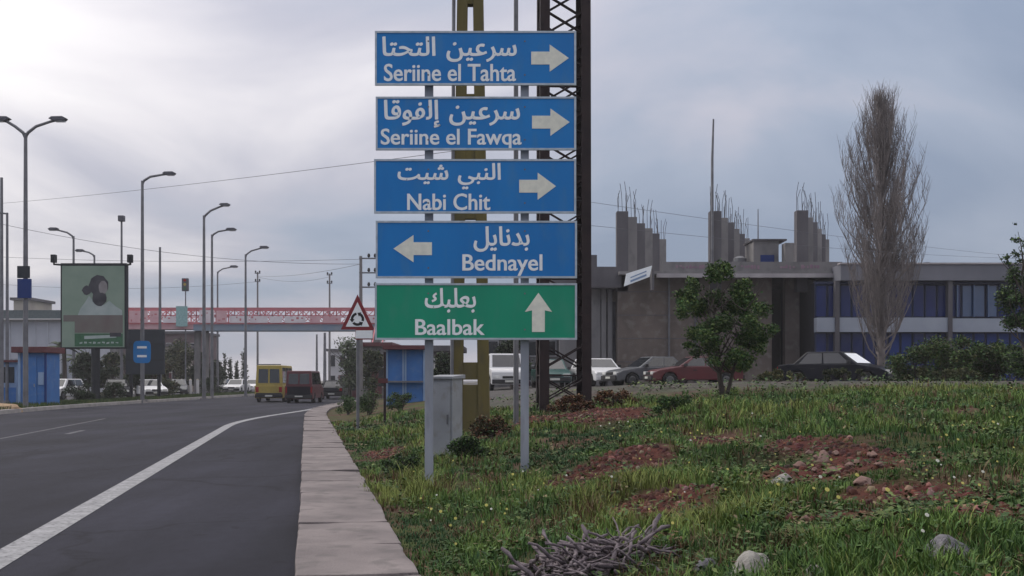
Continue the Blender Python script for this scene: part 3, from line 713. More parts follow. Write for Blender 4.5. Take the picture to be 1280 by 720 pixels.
vehicle('car', 'white car parked just right of the lattice pylon', 'car', at(747, 56), R(-74), 4.0, 1.66, 1.38, 'car_white', 'hatch', GR)
vehicle('car', 'dark grey car parked between the white car and the small green tree', 'car', at(812, 53), R(200), 4.2, 1.66, 1.40, 'car_grey', 'sedan', GR)
vehicle('car', 'dull red car parked behind the small green tree', 'car', at(866, 51), R(188), 4.2, 1.66, 1.36, 'car_red', 'sedan', GR)
vehicle('jeep', 'white four-wheel drive facing the viewer between the two signposts', 'car', at(630, 56), R(-82), 4.2, 1.76, 1.78, 'car_white', 'suv', GR)
vehicle('car', 'dark green car behind the lattice pylon', 'car', at(688, 57), R(-86), 4.2, 1.66, 1.42, 'car_teal', 'sedan', GR)
GL = 'vehicles on the far side of the median'
def opp_at(px, Y): p = at(px, Y); p.z = .108 if -25 < p.x - float(rx(Y)) < -16.2 else .1; return p
vehicle('car', 'white car beside the blue kiosk beyond the median', 'car', opp_at(76, 74), R(-95), 4.1, 1.66, 1.42, 'car_white', 'hatch', GL)
vehicle('car', 'dark car right of the billboard post beyond the median', 'car', opp_at(146, 77), R(-70), 4.2, 1.66, 1.40, 'car_dark', 'sedan', GL)
vehicle('car', 'white saloon parked behind the small blue panel sign', 'car', opp_at(188, 84), R(-60), 4.2, 1.66, 1.38, 'car_white', 'sedan', GL)
vehicle('car', 'grey car between the white saloon and the lamp posts', 'car', opp_at(222, 95), R(-75), 4.2, 1.66, 1.40, 'car_grey', 'sedan', GL)
vehicle('car', 'white car coming along the opposite road left of the minibus', 'car', opp_at(296, 112), R(-91), 4.2, 1.68, 1.42, 'car_white', 'sedan', GL)
vehicle('car', 'white car nearest the left side of the yellow minibus', 'car', opp_at(318, 124), R(-91), 4.2, 1.68, 1.42, 'car_white', 'hatch', GL)
vehicle('car', 'dark car farthest along the opposite road', 'car', opp_at(277, 130), R(-91), 4.2, 1.68, 1.42, 'car_grey', 'sedan', GL)

# ------------------------------------------------------------------ street lamps and poles
def lamp(px, Y, top, arms, label, extra=None, r=.10, g='street lamps along the road'):
    p = at(px, Y); t = thing('street_lamp', p, label, 'street lamp', g)
    H = hgt(top, Y) - p.z
    part('base', 'concrete', t, lambda b: b.box(-.25, .25, -.25, .25, -.3, .12))
    part('shaft', 'galv_dark', t, lambda b: b.tube([(0, 0, .1), (0, 0, H * .5), (0, 0, H - .2)], [r, r * .85, r * .62], 10))
    for (dx, rise) in arms:
        L = dx * Y / FPX; s = 1 if L > 0 else -1
        pts = [(0, 0, H - .45), (s * .12, 0, H - .18), (s * .5, 0, H - .02 + rise * .3), (L * .7, 0, H + rise * .75), (L, 0, H + rise)]
        a = part('arm', 'galv_dark', t, lambda b: b.tube(pts, [r * .62, r * .6, r * .55, r * .5, r * .45], 8))
        hd = MB(); h = [(L - s * .55, .02), (L - s * .3, -.10), (L + s * .22, -.07), (L + s * .30, .03), (L + s * .1, .13), (L - s * .4, .12)]
        if s > 0: h = h[::1]
        hd.prism([(x, H + rise + z) for x, z in h], -.16, .16); ho = hd.build('lamp_head', 'lamp_head', a, bevel=.03)
        box('lens', 'lamp_glass', a, min(L - s * .25, L + s * .2), max(L - s * .25, L + s * .2), -.11, .11, H + rise - .125, H + rise - .09)
    if extra: extra(t, H, p, Y)
    return t
def tl_box(t, H, p, Y):
    Z = lambda py: hgt(py, Y) - p.z; k = Y / FPX
    b = box('banner_box', 'dark_board', t, -8 * k, 7 * k, -.24, -.11, Z(348), Z(333), bevel=.02)
    b = box('blue_plate', 'blue_panel', t, -8 * k, 9 * k, -.22, -.11, Z(373), Z(349), bevel=.01)
lamp(32, 53, 161, [(-33, .45), (44, .45)], 'tall double-armed street lamp left of the billboard with a blue plate on its shaft', tl_box, .13)
lamp(178, 71, 222, [(36, .25)], 'single-arm street lamp just right of the billboard', None, .14)
lamp(255, 84.5, 266, [(28, .6)], 'tallest street lamp of the cluster left of the minibus', None, .15)
lamp(265, 88, 290, [(26, .2)], 'street lamp close behind the tallest one of the cluster', None, .13)
lamp(272, 112, 337, [(22, .3)], 'shortest street lamp of the cluster left of the minibus', None, .12)
lamp(307, 97, 315, [(25, .4)], 'street lamp standing alone directly left of the yellow minibus', None, .13)
lamp(92, 88, 292, [(-27, .35)], 'street lamp with its arm to the left above the billboard', None, .13)
lamp(118, 101, 316, [(-20, .2)], 'small street lamp behind the middle of the billboard, arm to the left', None, .13)
def pole(px, Y, top, label, r=.09, extra=None, cat='pole', name='steel_pole', m='galv_dark'):
    p = at(px, Y); t = thing(name, p, label, cat); H = hgt(top, Y) - p.z
    part('shaft', m, t, lambda b: b.tube([(0, 0, -.2), (0, 0, H * .5), (0, 0, H)], [r, r * .85, r * .65], 8))
    part('base', 'concrete', t, lambda b: b.tube([(0, 0, -.2), (0, 0, .25)], [r * 2, r * 1.6], 8))
    if extra: extra(t, H, p, Y)
    return t
pole(2, 50, 222, 'slim grey pole at the left edge of the picture', .10)
pole(9, 60, 266, 'slim grey pole second from the left edge', .10, lambda t, H, p, Y: part('bracket', 'galv_dark', t, lambda b: b.tube([(-.5, 0, H), (0, 0, H - .05)], .05, 6)))
pole(152, 82, 276, 'pole with a small lamp on top behind the right side of the billboard', .11, lambda t, H, p, Y: box('top_lamp', 'lamp_head', t, -.22, .22, -.2, .2, H - .05, H + .38, bevel=.05))
pole(200, 86, 309, 'plain grey pole behind the dark notice board', .13)
def sig(t, H, p, Y):
    h = box('signal_head', 'lamp_head', t, -.3, .3, -.25, .1, H - .9, H + .3, bevel=.05)
    for k, c in enumerate(('tail_red', 'car_yellow', 'poster_leaf')): part('lens', c, h, lambda b: b.tube([(0, -.25, H + .1 - k * .38), (0, -.29, H + .1 - k * .38)], .13, 10))
pole(232, 104, 352, 'short traffic signal pole above the left end of the footbridge', .08, sig, 'traffic light', 'traffic_signal')
def util(arms):
    def f(t, H, p, Y):
        for k in range(arms):
            z = H - .15 - k * .9
            a = box('crossarm', 'galv_dark', t, *((-.1, 1.0) if arms == 3 else (-.3, .3)), -.07, .05, z - .04, z + .04)
            for x in ((.5, .9) if arms == 3 else (-.22, .22)): part('insulator', 'bumper', a, lambda b: b.tube([(x, 0, z + .06), (x, 0, z + .15), (x, 0, z + .3)], [.05, .1, .06], 8))
    return f
pole(322, 122, 340, 'utility pole with insulators seen above the footbridge near the lone lamp', .13, util(2), 'utility pole', 'far_utility_pole', 'concrete')
pole(412, 120, 342, 'utility pole with insulators above the footbridge left of the warning triangle', .13, util(2), 'utility pole', 'far_utility_pole', 'concrete')
pole(451, 70, 320, 'utility pole with insulators directly behind the warning triangle', .14, util(3), 'utility pole', 'far_utility_pole', 'concrete')
pole(396, 128, 418, 'thin dark post under the footbridge right of the dark saloon', .15)
pole(406, 132, 416, 'thicker dark post under the footbridge beside the thin one', .22)

# ------------------------------------------------------------------ the red footbridge across the road
def footbridge():
    Y = 105.0; S = Y / FPX; base = at(320, Y, 0.0); t = thing('footbridge', base, 'long red lattice footbridge crossing high over the road', 'footbridge')
    X = lambda px: (px - 640) * S - base.x
    Z = lambda py: hgt(py, Y)
    x0, x1 = X(140), X(486)
    box('deck', 'blue_deck', t, X(246), x1, -1.15, 1.15, Z(414), Z(406)); box('deck', 'pink_bridge', t, x0, X(246), -1.15, 1.15, Z(412), Z(406))
    n = 22; dx = (x1 - x0) / n
    for s in (-1, 1):
        y = s * 1.2
        box('top_chord', 'red_bridge', t, x0, x1, y - .08, y + .08, Z(388), Z(385.5)); box('bottom_chord', 'red_bridge', t, x0, x1, y - .08, y + .08, Z(405.5), Z(403.5))
        box('middle_rail', 'red_bridge', t, x0, x1, y - .05, y + .05, Z(396), Z(394.8))
        for k in range(n):
            a = x0 + k * dx
            MB().box(a - .05, a + .05, y - .05, y + .05, Z(403.5), Z(388)).build('upright', 'red_bridge', t)
            MB().bar((a + .06, y - .03, Z(403)), (a + dx - .06, y - .03, Z(388.5)), .10, .06).build('diagonal', 'red_bridge', t)
            MB().bar((a + .06, y + .03, Z(388.5)), (a + dx - .06, y + .03, Z(403)), .10, .06).build('diagonal', 'red_bridge', t)
    r = random.Random(4); x = 150
    while x < 476:
        w = r.uniform(12, 26)
        if not 225 < x + w / 2 < 242:
            bn = box('banner', 'white_banner' if r.random() < .6 else 'pink_bridge', t, X(x), X(min(x + w, 484)), -1.40, -1.36, Z(404.5), Z(r.choice((396.5, 396, 389.5, 388.8))))
            q = x + 2
            while q < min(x + w, 484) - 4:
                ww = r.uniform(1.2, 3.5); zz = r.uniform(391, 401)
                box('painted_mark', 'red_bridge', bn, X(q), X(q + ww), -1.412, -1.401, Z(zz + r.uniform(1.2, 3)), Z(zz)); q += ww + r.uniform(1.5, 4)
        x += w + r.uniform(1, 5)
    box('teal_panel', 'teal', t, X(226), X(240), -1.5, -1.42, Z(409), Z(384))
    for px in (247, 257): part('pier', 'concrete', t, lambda b: b.tube([(X(px), 0, -.1), (X(px), 0, Z(414))], .32, 12))
    for px in (470, 146): part('pier', 'concrete', t, lambda b: b.box(X(px) - .35, X(px) + .35, -.8, .8, 0, Z(414)))
    # stairs down on the right verge, towards the viewer
    st = MB(); nst = 18
    for k in range(nst):
        z = Z(407) - (k + 1) * (Z(407) - .9) / (nst + 1); st.box(X(474), X(486), -1.3 - k * .42 - .42, -1.3 - k * .42, z - .1, z)
        if k % 3 == 0 and k: pass
    st.build('stair_flight', 'concrete', t)
    for px in (474, 486):
        part('stair_rail', 'red_bridge', t, lambda b: b.bar((X(px), -1.3, Z(393)), (X(px), -1.3 - nst * .42, 2.0), .1))
footbridge()

# ------------------------------------------------------------------ billboard, kiosks, notice board and left roadside
def billboard():
    Y = 68.0; S = Y / FPX; p = at(118, Y); t = thing('billboard', p, 'tall green portrait billboard with a bearded figure on a single dark post', 'billboard')
    X = lambda px: (px - 118) * S
    Z = lambda py: hgt(py, Y) - p.z
    part('post', 'board_frame', t, lambda b: b.tube([(0, .2, -.3), (0, .2, Z(434))], .26, 12))
    box('frame', 'board_frame', t, X(76), X(158.5), -.05, .32, Z(436), Z(329), bevel=.02)
    po = box('poster', 'poster_green', t, X(78), X(156), -.075, -.055, Z(434), Z(332.5))
    def sh(nm, m, pts, y): MB().prism([(X(a), Z(b)) for a, b in pts], y - .004, y).build(nm, m, po)
    sh('robe_print', 'poster_pale', [(98, 394), (153, 394), (153, 388), (145, 383), (137, 376), (131, 381), (121, 381), (112, 370), (107, 378), (101, 386)], -.078)
    sh('lower_print', 'poster_brown', [(94, 416), (154, 416), (154, 394), (80, 394), (80, 402), (94, 402)], -.080)
    sh('caption_strip', 'poster_leaf', [(94, 433), (154, 433), (154, 417), (94, 417)], -.080)
    sh('caption_marks', 'poster_pale', [(106, 424), (146, 422), (146, 418.5), (106, 420)], -.086)
    sh('caption_marks', 'poster_dark', [(138, 421), (152, 421), (152, 416), (138, 416)], -.092)
    ring = lambda cx, cy, a, b, n=16, j=0: [(cx + math.cos(-2 * math.pi * k / n) * a * (1 + j * math.sin(k * 2.3)), cy - math.sin(-2 * math.pi * k / n) * b * (1 + j * math.sin(k * 3.1))) for k in range(n)][::-1]
    sh('hair_print', 'poster_dark', ring(124, 357, 12, 13, 18, .06), -.086)
    sh('beard_print', 'poster_dark', ring(125, 372, 9, 11, 14, .08), -.088)
    sh('dark_blob_print', 'poster_dark', ring(109, 363, 5.5, 6, 12, .12), -.084)  # second dark blob of the print, left of the head
    sh('face_print', 'poster_face', ring(129.5, 359.5, 5.5, 8.5, 16, .06), -.094)
    for q_ in range(9): sh('caption_marks', 'poster_pale', [(100 + q_ * 5.6, 430 - (q_ % 3) * .8), (103.5 + q_ * 5.6, 429.5), (103.8 + q_ * 5.6, 427.4), (100.4 + q_ * 5.6, 428 - (q_ % 2))], -.086)
    sh('beard_print', 'poster_dark', ring(127, 371.5, 6.5, 5.5, 14, .08), -.098)
    for px, s in ((70, -1), (165, 1)):
        a = part('light_arm', 'board_frame', t, lambda b: b.tube([(X(78 if s < 0 else 157), .1, Z(331)), (X(px), -.3, Z(331)), (X(px), -.3, Z(322))], .07, 6))
        box('spotlight', 'board_frame', a, X(px) - .16, X(px) + .14, -.45, -.15, Z(329), Z(319), bevel=.03)
billboard()
def kiosk():
    Y = 57.5; S = Y / FPX; p = at(40, Y); t = thing('blue_kiosk', p, 'blue metal kiosk with a maroon roof edge at the left roadside', 'kiosk')
    Z = lambda py: hgt(py, Y) - p.z; X = lambda px: (px - 40) * S
    box('body', 'blue_kiosk', t, X(25), X(57), -.0, 1.8, -.1, Z(441), bevel=.02)
    box('corner_post', 'pale_blue', t, X(23), X(26), -.06, .06, -.1, Z(441)); box('corner_post', 'blue_panel', t, X(56), X(58), -.06, .06, -.1, Z(441))
    box('roof', 'maroon', t, X(17), X(61), -.3, 2.1, Z(441), Z(433.5), bevel=.02)
    d = box('door', 'blue_kiosk', t, X(31), X(46), -.05, -.01, .05, Z(446)); box('door_handle', 'galv', d, X(43), X(44), -.09, -.05, 1.0, 1.15)
    box('hatch', 'pale_blue', t, X(48), X(55), -.04, -.01, 1.1, 1.75)
    p2 = at(12, 60); t2 = thing('phone_booth', p2, 'pale blue booth squeezed at the left picture edge beside the kiosk', 'booth')
    q = 60 / FPX
    box('wall', 'pale_blue', t2, -10 * q, 9 * q, 0, 1.1, -.1, 2.3); box('lower_panel', 'blue_kiosk', t2, -9 * q, 8 * q, -.03, -.01, 0, .95); box('window', 'win_dark', t2, -7 * q, 6 * q, -.03, -.01, 1.2, 2.05); box('roof', 'maroon', t2, -12 * q, 11 * q, -.2, 1.3, 2.3, 2.42)
kiosk()
def noticeboard():
    Y = 78.0; p = at(181, Y); S = Y / FPX; t = thing('notice_board', p, 'dark blank roadside board behind the small blue panel sign', 'board')
    Z = lambda py: hgt(py, Y) - p.z; X = lambda px: (px - 181) * S
    box('panel', 'dark_board', t, X(157), X(205), 0, .25, Z(468), Z(412), bevel=.02)
    for px in (163, 198): box('leg', 'board_frame', t, X(px) - .1, X(px) + .1, .05, .22, -.3, Z(467))
    for z in (430, 450): box('rib', 'board_frame', t, X(158), X(204), -.03, 0, Z(z) - .04, Z(z) + .04)
    Y2 = 55.5; p = at(178, Y2 + 14.5); Y2 = 70.0; S2 = Y2 / FPX; t = thing('blue_sign', p, 'small blue panel sign with white marks on a post before the dark board', 'road sign')
    Z2 = lambda py: hgt(py, Y2) - p.z
    part('post', 'galv_dark', t, lambda b: b.tube([(0, 0, -.2), (0, 0, Z2(426))], .05, 8))
    ring = [(math.copysign(abs(math.cos(2 * math.pi * k / 20)) ** .4, math.cos(2 * math.pi * k / 20)) * 11 * S2, Z2(440) + math.copysign(abs(math.sin(2 * math.pi * k / 20)) ** .4, math.sin(2 * math.pi * k / 20)) * 14 * S2) for k in range(20)]
    d = MB().prism(ring, -.09, -.06).build('panel', 'sign_blue', t)
    for z in (445, 434):
        box('white_mark', 'sign_white', d, -6 * S2, 6 * S2, -.10, -.0905, Z2(z + 1.6), Z2(z - 1.2))
noticeboard()
def house(name, label, px0, px1, Y, top, wall, depth=8, rows=2, cols=4, roofm='concrete_dark', win=True, eave=.3):
    p = at((px0 + px1) / 2, Y); t = thing(name, p, label, 'building'); S = Y / FPX; w = (px1 - px0) * S / 2; H = hgt(top, Y) - p.z
    box('wall', wall, t, -w, w, 0, depth, -.4, H - .3); box('roof', roofm, t, -w - eave, w + eave, -eave, depth + eave, H - .3, H)
    if win:
        for r in range(rows):
            for c in range(cols):
                x = -w + (c + .5) * 2 * w / cols; z = H - .3 - (H - .3) * (r + .75) / rows; hh = min(.7, (H - .3) / rows * .28); ww = min(.65, w / cols * .5)
                f = box('window', 'house_white', t, x - ww - .08, x + ww + .08, -.05, -.003, z - .08, z + 2 * hh + .08); box('pane', 'win_dark', f, x - ww, x + ww, -.07, -.052, z, z + 2 * hh)
        box('door', 'maroon', t, -.5, .5, -.06, -.004, -.1, 2.1)
    return t
def hangar():
    Y = 118.0; S = Y / FPX; p = at(50, Y); t = thing('hangar', p, 'pale grey warehouse with a dark roof edge behind the billboard', 'warehouse')
    X = lambda px: (px - 50) * S; Z = lambda py: hgt(py, Y) - p.z
    box('wall', 'hangar_wall', t, X(-30), X(95), 0, 14, -.3, Z(399)); box('roof', 'hangar_roof', t, X(-32), X(99), -.5, 14.5, Z(399), Z(388))
    for px in range(-20, 95, 16): box('wall_rib', 'hangar_wall', t, X(px) - .08, X(px) + .08, -.1, 0, -.3, Z(399))
    box('gutter', 'house_white', t, X(-30), X(97), -.7, -.5, Z(400), Z(398.5))
    for px in (5, 37, 69): box('shutter_door', 'galv', t, X(px) - 1.4, X(px) + 1.4, -.06, -.01, -.3, 3.6)
hangar()
box_ = None
house('cream_house', 'cream block building rising above the warehouse roof at far left', 17, 37, 124, 372, 'house_cream', 6, 2, 2)
house('mauve_house', 'brownish mauve two-storey house behind the notice board', 206, 246, 132, 414, 'house_mauve', 9, 2, 4)
house('cream_house', 'low cream building between the notice board and the mauve house', 196, 222, 122, 430, 'house_cream', 6, 1, 3)
house('brown_house', 'low brown roadside building under the left end of the footbridge', 128, 196, 138, 428, 'house_mauve', 8, 1, 5)
house('white_house', 'white low building under the right end of the footbridge', 410, 446, 140, 436, 'house_white', 8, 2, 3)
house('grey_shop', 'grey flat-roofed shop with a maroon eave beside the blue kiosk', 452, 486, 84, 428, 'concrete', 7, 1, 2, 'maroon')
house('grey_shop', 'narrow grey shed with a dark roof just right of the far pavement', 431, 449, 92, 455, 'concrete', 5, 1, 1, 'concrete_dark')
house('dark_shed', 'dark walled shed seen between the signposts behind the yellow pole', 540, 572, 62, 432, 'concrete_dark', 5, 1, 2)
house('grey_house', 'grey block wall building between the signposts left of the pylon', 604, 700, 70, 415, 'concrete', 7, 2, 4)
def blue_stall():
    Y = 46.0; p = at(506, Y); S = Y / FPX; t = thing('blue_stall', p, 'bright blue metal stall left of the electrical cabinet', 'stall')
    Z = lambda py: hgt(py, Y) - p.z; X = lambda px: (px - 506) * S
    box('body', 'blue_kiosk', t, X(484), X(530), 0, 1.8, -.3, Z(437), bevel=.02)
    for px in (484, 504, 507, 530): box('upright', 'pale_blue', t, X(px) - .035, X(px) + .035, -.05, -.005, -.2, Z(437))
    box('roof', 'maroon', t, X(480), X(533), -.5, 2.0, Z(437), Z(432)); box('counter', 'galv_dark', t, X(485), X(529), -.3, -.05, .85, .92)
    p = at(481, 33); t = thing('signpost', p, 'thin dark post with a small cross plate left of the left signpost', 'post'); q = 33 / FPX
    part('shaft', 'rust_steel', t, lambda b: b.tube([(0, 0, -.2), (0, 0, hgt(440, 33) - p.z)], .04, 8)); box('plate', 'maroon', t, -8 * q, 4 * q, -.06, -.042, hgt(479, 33) - p.z, hgt(473, 33) - p.z)
blue_stall()

for k, px in enumerate((216, 227, 238, 247)):
    p = at(px, 97); t = thing('bollard', p, ('leftmost', 'second', 'third', 'rightmost')[k] + ' of the pale posts standing left of the footbridge piers', 'bollard', 'pale posts by the piers')
    part('shaft', 'house_white', t, lambda b: b.tube([(0, 0, -.1), (0, 0, 1.35)], .13, 10)); part('cap', 'house_cream', t, lambda b: b.tube([(0, 0, 1.35), (0, 0, 1.45)], [.15, .05], 10))
def sand_heap():
    p = at(4, 50); p.z = -.02; bm = bmesh.new(); bmesh.ops.create_icosphere(bm, subdivisions=4, radius=1)
    for v in bm.verts:
        d = v.co.copy(); k = 1 + .25 * noise.noise(d * 1.5) + .08 * noise.noise(d * 5); v.co = Vector((d.x * .95 * k, d.y * .8 * k, max(-.1, d.z * .42 * k)))
    me = bpy.data.meshes.new('sand_heap'); bm.to_mesh(me); bm.free(); me.materials.append(MATS['sand']); tag(link('sand_heap', me, None, p), 'small ochre sand heap on the road edge at the far left', 'sand heap')
sand_heap()

# ------------------------------------------------------------------ overhead cables
def cable(a, b, sag, label, r=.02, g='overhead cables'):
    a = Vector(a); b = Vector(b); pts = []
    for i in range(25):
        f = i / 24; q = a.lerp(b, f); q.z -= sag * 4 * f * (1 - f); pts.append(q)
    c = sum(pts, Vector()) / 25
    o = MB().tube([q - c for q in pts], r, 5).build('overhead_cable', 'cable', None, loc=c); return tag(o, label, 'cable', g)
def pt(px, py, Y): p = at(px, Y, 0); p.z = hgt(py, Y); return p
cable(pt(588, 186, 22), pt(-160, 263, 60), .25, 'highest overhead cable running left from the yellow pole', .006)
cable(pt(-160, 240, 58), pt(451, 330, 70), 1.0, 'cable sagging from the upper left towards the pole behind the triangle', .012)
cable(pt(-60, 318, 80), pt(451, 324, 70), .3, 'nearly level cable just above the billboard', .012)
cable(pt(322, 345, 122), pt(451, 330, 70), .3, 'short cable between the two insulator poles above the footbridge', .014)
cable(pt(322, 352, 122), pt(-60, 350, 110), .8, 'lowest cable behind the street lamps above the footbridge', .014)
cable(pt(412, 346, 120), pt(322, 346, 122), .5, 'short cable between the utility poles above the bridge railing', .014)
cable(pt(720, 250, 27), pt(1500, 330, 80), .5, 'thin cable running right from the pylon over the building', .005)
cable(pt(720, 280, 27), pt(1500, 312, 90), .8, 'lower thin cable running right from the pylon behind the poplar', .005)

# ------------------------------------------------------------------ vegetation
def leaf_cloud(n, centers, size, cols, seed=1, flat=.5):
    """centers: list of (Vector, rx, ry, rz); n leaves spread through these clumps, denser to their shells"""
    g = np.random.default_rng(seed); V = []; C = []
    cen = np.array([[*c[0], c[1], c[2], c[3]] for c in centers]); wt = cen[:, 3] * cen[:, 4] * cen[:, 5]; wt = wt ** .8; wt /= wt.sum()
    idx = g.choice(len(cen), n, p=wt); d = g.normal(size=(n, 3)); d /= np.linalg.norm(d, axis=1)[:, None]
    r = g.random(n) ** .42 * (1 + .18 * g.normal(size=n)); P = cen[idx, :3] + d * r[:, None] * cen[idx, 3:]
    t = g.normal(size=(n, 3)); t[:, 2] *= flat; t /= np.linalg.norm(t, axis=1)[:, None]
    u = g.normal(size=(n, 3)); u -= (u * t).sum(1)[:, None] * t; u /= np.linalg.norm(u, axis=1)[:, None]
    s = size * g.uniform(.6, 1.4, n)[:, None]; w = s * .38
    tip = P + t * s; mid = P + t * s * .5 + np.cross(t, u) * s * .12
    V = np.stack([P, mid + u * w, tip, mid - u * w], 1).reshape(-1, 3)
    ca = np.array(cols); cc = ca[g.integers(0, len(ca), n)] * g.uniform(.75, 1.25, n)[:, None]
    ct = (cen[:, 0:1] * 0 + g.uniform(.8, 1.2, (len(cen), 1)))[idx]
    cc = np.repeat(cc * ct, 4, 0)
    i = np.arange(n) * 4; F = np.concatenate([np.stack([i, i + 1, i + 2], 1), np.stack([i, i + 2, i + 3], 1)])
    return V, F, cc
def raw(name, m, V, F, C=None, parent=None, loc=(0, 0, 0)):
    me = bpy.data.meshes.new(name); V = np.asarray(V, np.float32); F = np.asarray(F, np.int32); k = F.shape[1]
    me.vertices.add(len(V)); me.vertices.foreach_set('co', V.ravel()); me.loops.add(F.size); me.loops.foreach_set('vertex_index', F.ravel())
    me.polygons.add(len(F)); me.polygons.foreach_set('loop_start', np.arange(len(F), dtype=np.int32) * k); me.update(calc_edges=True)
    if C is not None:
        a = me.color_attributes.new('tint', 'FLOAT_COLOR', 'POINT'); a.data.foreach_set('color', np.concatenate([C, np.ones((len(C), 1))], 1).astype(np.float32).ravel())
    me.materials.append(MATS[m]); return link(name, me, parent, loc)
GREEN = [(.042, .098, .026), (.066, .128, .034), (.034, .076, .024), (.10, .15, .04)]
DARK = [(.018, .034, .016), (.026, .044, .02), (.035, .05, .022)]
OLIVE = [(.06, .068, .028), (.085, .085, .035), (.045, .058, .024)]
def limb(b, p, d, L, r, n, rnd, wander=.25, up=.1):
    pts = [Vector(p)]; rad = [r]; d = Vector(d).normalized()
    for k in range(n):
        d = (d + Vector((rnd.uniform(-1, 1), rnd.uniform(-1, 1), rnd.uniform(-1, 1))) * wander + Vector((0, 0, up))).normalized()
        pts.append(pts[-1] + d * (L / n)); rad.append(max(.006, r * (1 - (k + 1) / (n + .6))))
    b.tube(pts, rad, 6); return pts
def leafy(name, label, loc, H, trunks, clumps, n, size, cols, seed, cat='tree', tr=.06, group=None, base=.3):
    rnd = random.Random(seed); t = thing(name, loc, label, cat, group); tk = MB(); lb = MB()
    for (dx, dy) in trunks:
        pts = limb(tk, (dx * .05, dy * .05, -.15), (dx, dy, 1.6), H * .75, tr, 6, rnd, .14, .15)
        for q in pts[2:]:
            for _ in range(2): limb(lb, q, (rnd.uniform(-1, 1), rnd.uniform(-1, 1), .6), H * .3, tr * .4, 4, rnd)
    tk.build('trunk', 'bark', t, smooth=True); lb.build('limbs', 'bark', t)
    V, F, C = leaf_cloud(n, clumps, size, cols, seed); raw('crown', 'leaf', V, F, C, t); return t
def rand_clumps(rnd, n, w, d, z0, z1, r0, r1, prof=None):
    out = []
    for _ in range(n):
        z = rnd.uniform(z0, z1); k = prof((z - z0) / (z1 - z0)) if prof else 1
        a = rnd.uniform(0, 6.283); q = math.sqrt(rnd.random()); r = rnd.uniform(r0, r1)
        out.append((Vector((math.cos(a) * q * w * k, math.sin(a) * q * d * k, z)), r, r, r * .8))
    return out
# small green tree in front of the building
rnd = random.Random(11); Y = 26.0; S = Y / FPX; p = at(905, Y)
spots = [(862, 368, 20), (880, 352, 18), (905, 348, 20), (925, 362, 20), (850, 385, 14), (885, 385, 24), (915, 390, 26), (940, 395, 20), (955, 415, 16), (870, 410, 18), (895, 420, 24),
         (925, 425, 24), (945, 440, 18), (885, 445, 16), (912, 452, 20), (932, 460, 14), (900, 340, 12), (866, 350, 9), (948, 378, 10), (860, 430, 9)]
cl = []
for x, y, r in spots:
    for k in range(3):
        cl.append((Vector(((x - 905 + rnd.uniform(-.6, .6) * r) * S, rnd.uniform(-.75, .75), hgt(y + rnd.uniform(-.6, .6) * r, Y) - p.z)), r * S * .58, r * S * .58, r * S * .48))
leafy('small_tree', 'small bushy green tree standing alone in the weeds before the building', p, 3.0, [(-.12, .1), (.25, -.1), (.05, .3), (-.4, 0)], cl, 19000, .062, GREEN + [(.12, .17, .05)], 12, tr=.055)
def poplar():
    Y = 50.0; p = at(1101, Y); t = thing('poplar_tree', p, 'tall bare poplar with upright twigs before the blue wing', 'tree'); g = random.Random(21)
    H = hgt(112, Y) - p.z; tk = MB()
    pts = [(0, 0, -.2), (.03, 0, 2), (-.04, .03, 5), (.05, 0, 8), (0, .05, 10.5), (-.02, 0, H)]; tk.tube(pts, [.20, .17, .13, .09, .05, .012], 8); tk.build('trunk', 'poplar_twig', t, smooth=True)
    def rad(z):
        f = z / H; return np.interp(f, [0, .1, .2, .3, .45, .6, .72, .85, .95, 1], [.45, .8, 1.3, 1.75, 2.15, 2.25, 1.95, 1.25, .55, .1])
    br = MB(); tw = MB()
    for k in range(150):
        z0 = H * (.05 + .80 * g.random()); a = g.uniform(0, 6.283); L = min(H - z0 - .1, g.uniform(1.6, 4.0)) * .95
        z1 = z0 + L * .93; out = rad(min(z1, H * .99)) * math.sqrt(g.uniform(.12, 1.0))
        ca, sa = math.cos(a), math.sin(a); q = []
        for i in range(6):
            f = i / 5; rr = out * (f ** .6); q.append(Vector((ca * rr + g.uniform(-.06, .06) * f, sa * rr + g.uniform(-.06, .06) * f, z0 + L * (f ** 1.1))))
        br.tube(q, [.040, .033, .025, .018, .011, .005], 5, cap=False)
        for j in range(14):
            f = g.uniform(.12, 1); i = min(4, int(f * 5)); s = q[i].lerp(q[i + 1], f * 5 - i)
            b2 = g.uniform(0, 6.283); l2 = g.uniform(.5, 1.5); o2 = l2 * g.uniform(.12, .42)
            e = s + Vector((math.cos(b2) * o2, math.sin(b2) * o2, l2)); m_ = s.lerp(e, .5) + Vector((math.cos(b2), math.sin(b2), 0)) * o2 * .18
            if e.z > H: continue
            tw.tube([s, m_, e], [.011, .008, .004], 3, cap=False)
            for _ in range(5):
                f2 = g.uniform(.2, 1); s2 = s.lerp(e, f2); b3 = g.uniform(0, 6.283); l3 = g.uniform(.2, .6)
                e2 = s2 + Vector((math.cos(b3) * l3 * .45, math.sin(b3) * l3 * .45, l3)); tw.tube([s2, e2], [.006, .003], 3, cap=False)
    V, F, C = leaf_cloud(1100, [(Vector(((1116 - 1101 + g.uniform(-9, 9)) * Y / FPX, g.uniform(-.4, .2), hgt(g.uniform(262, 345), Y) - p.z)), .33, .33, .5) for _ in range(9)], .07, [(.13, .10, .075), (.10, .075, .06)], 22, 2.0)
    raw('withered_leaves', 'leaf', V, F, C, t)
    br.build('branches', 'poplar_twig', t); stuff(tw.build('twigs', 'poplar_twig', t))
poplar()
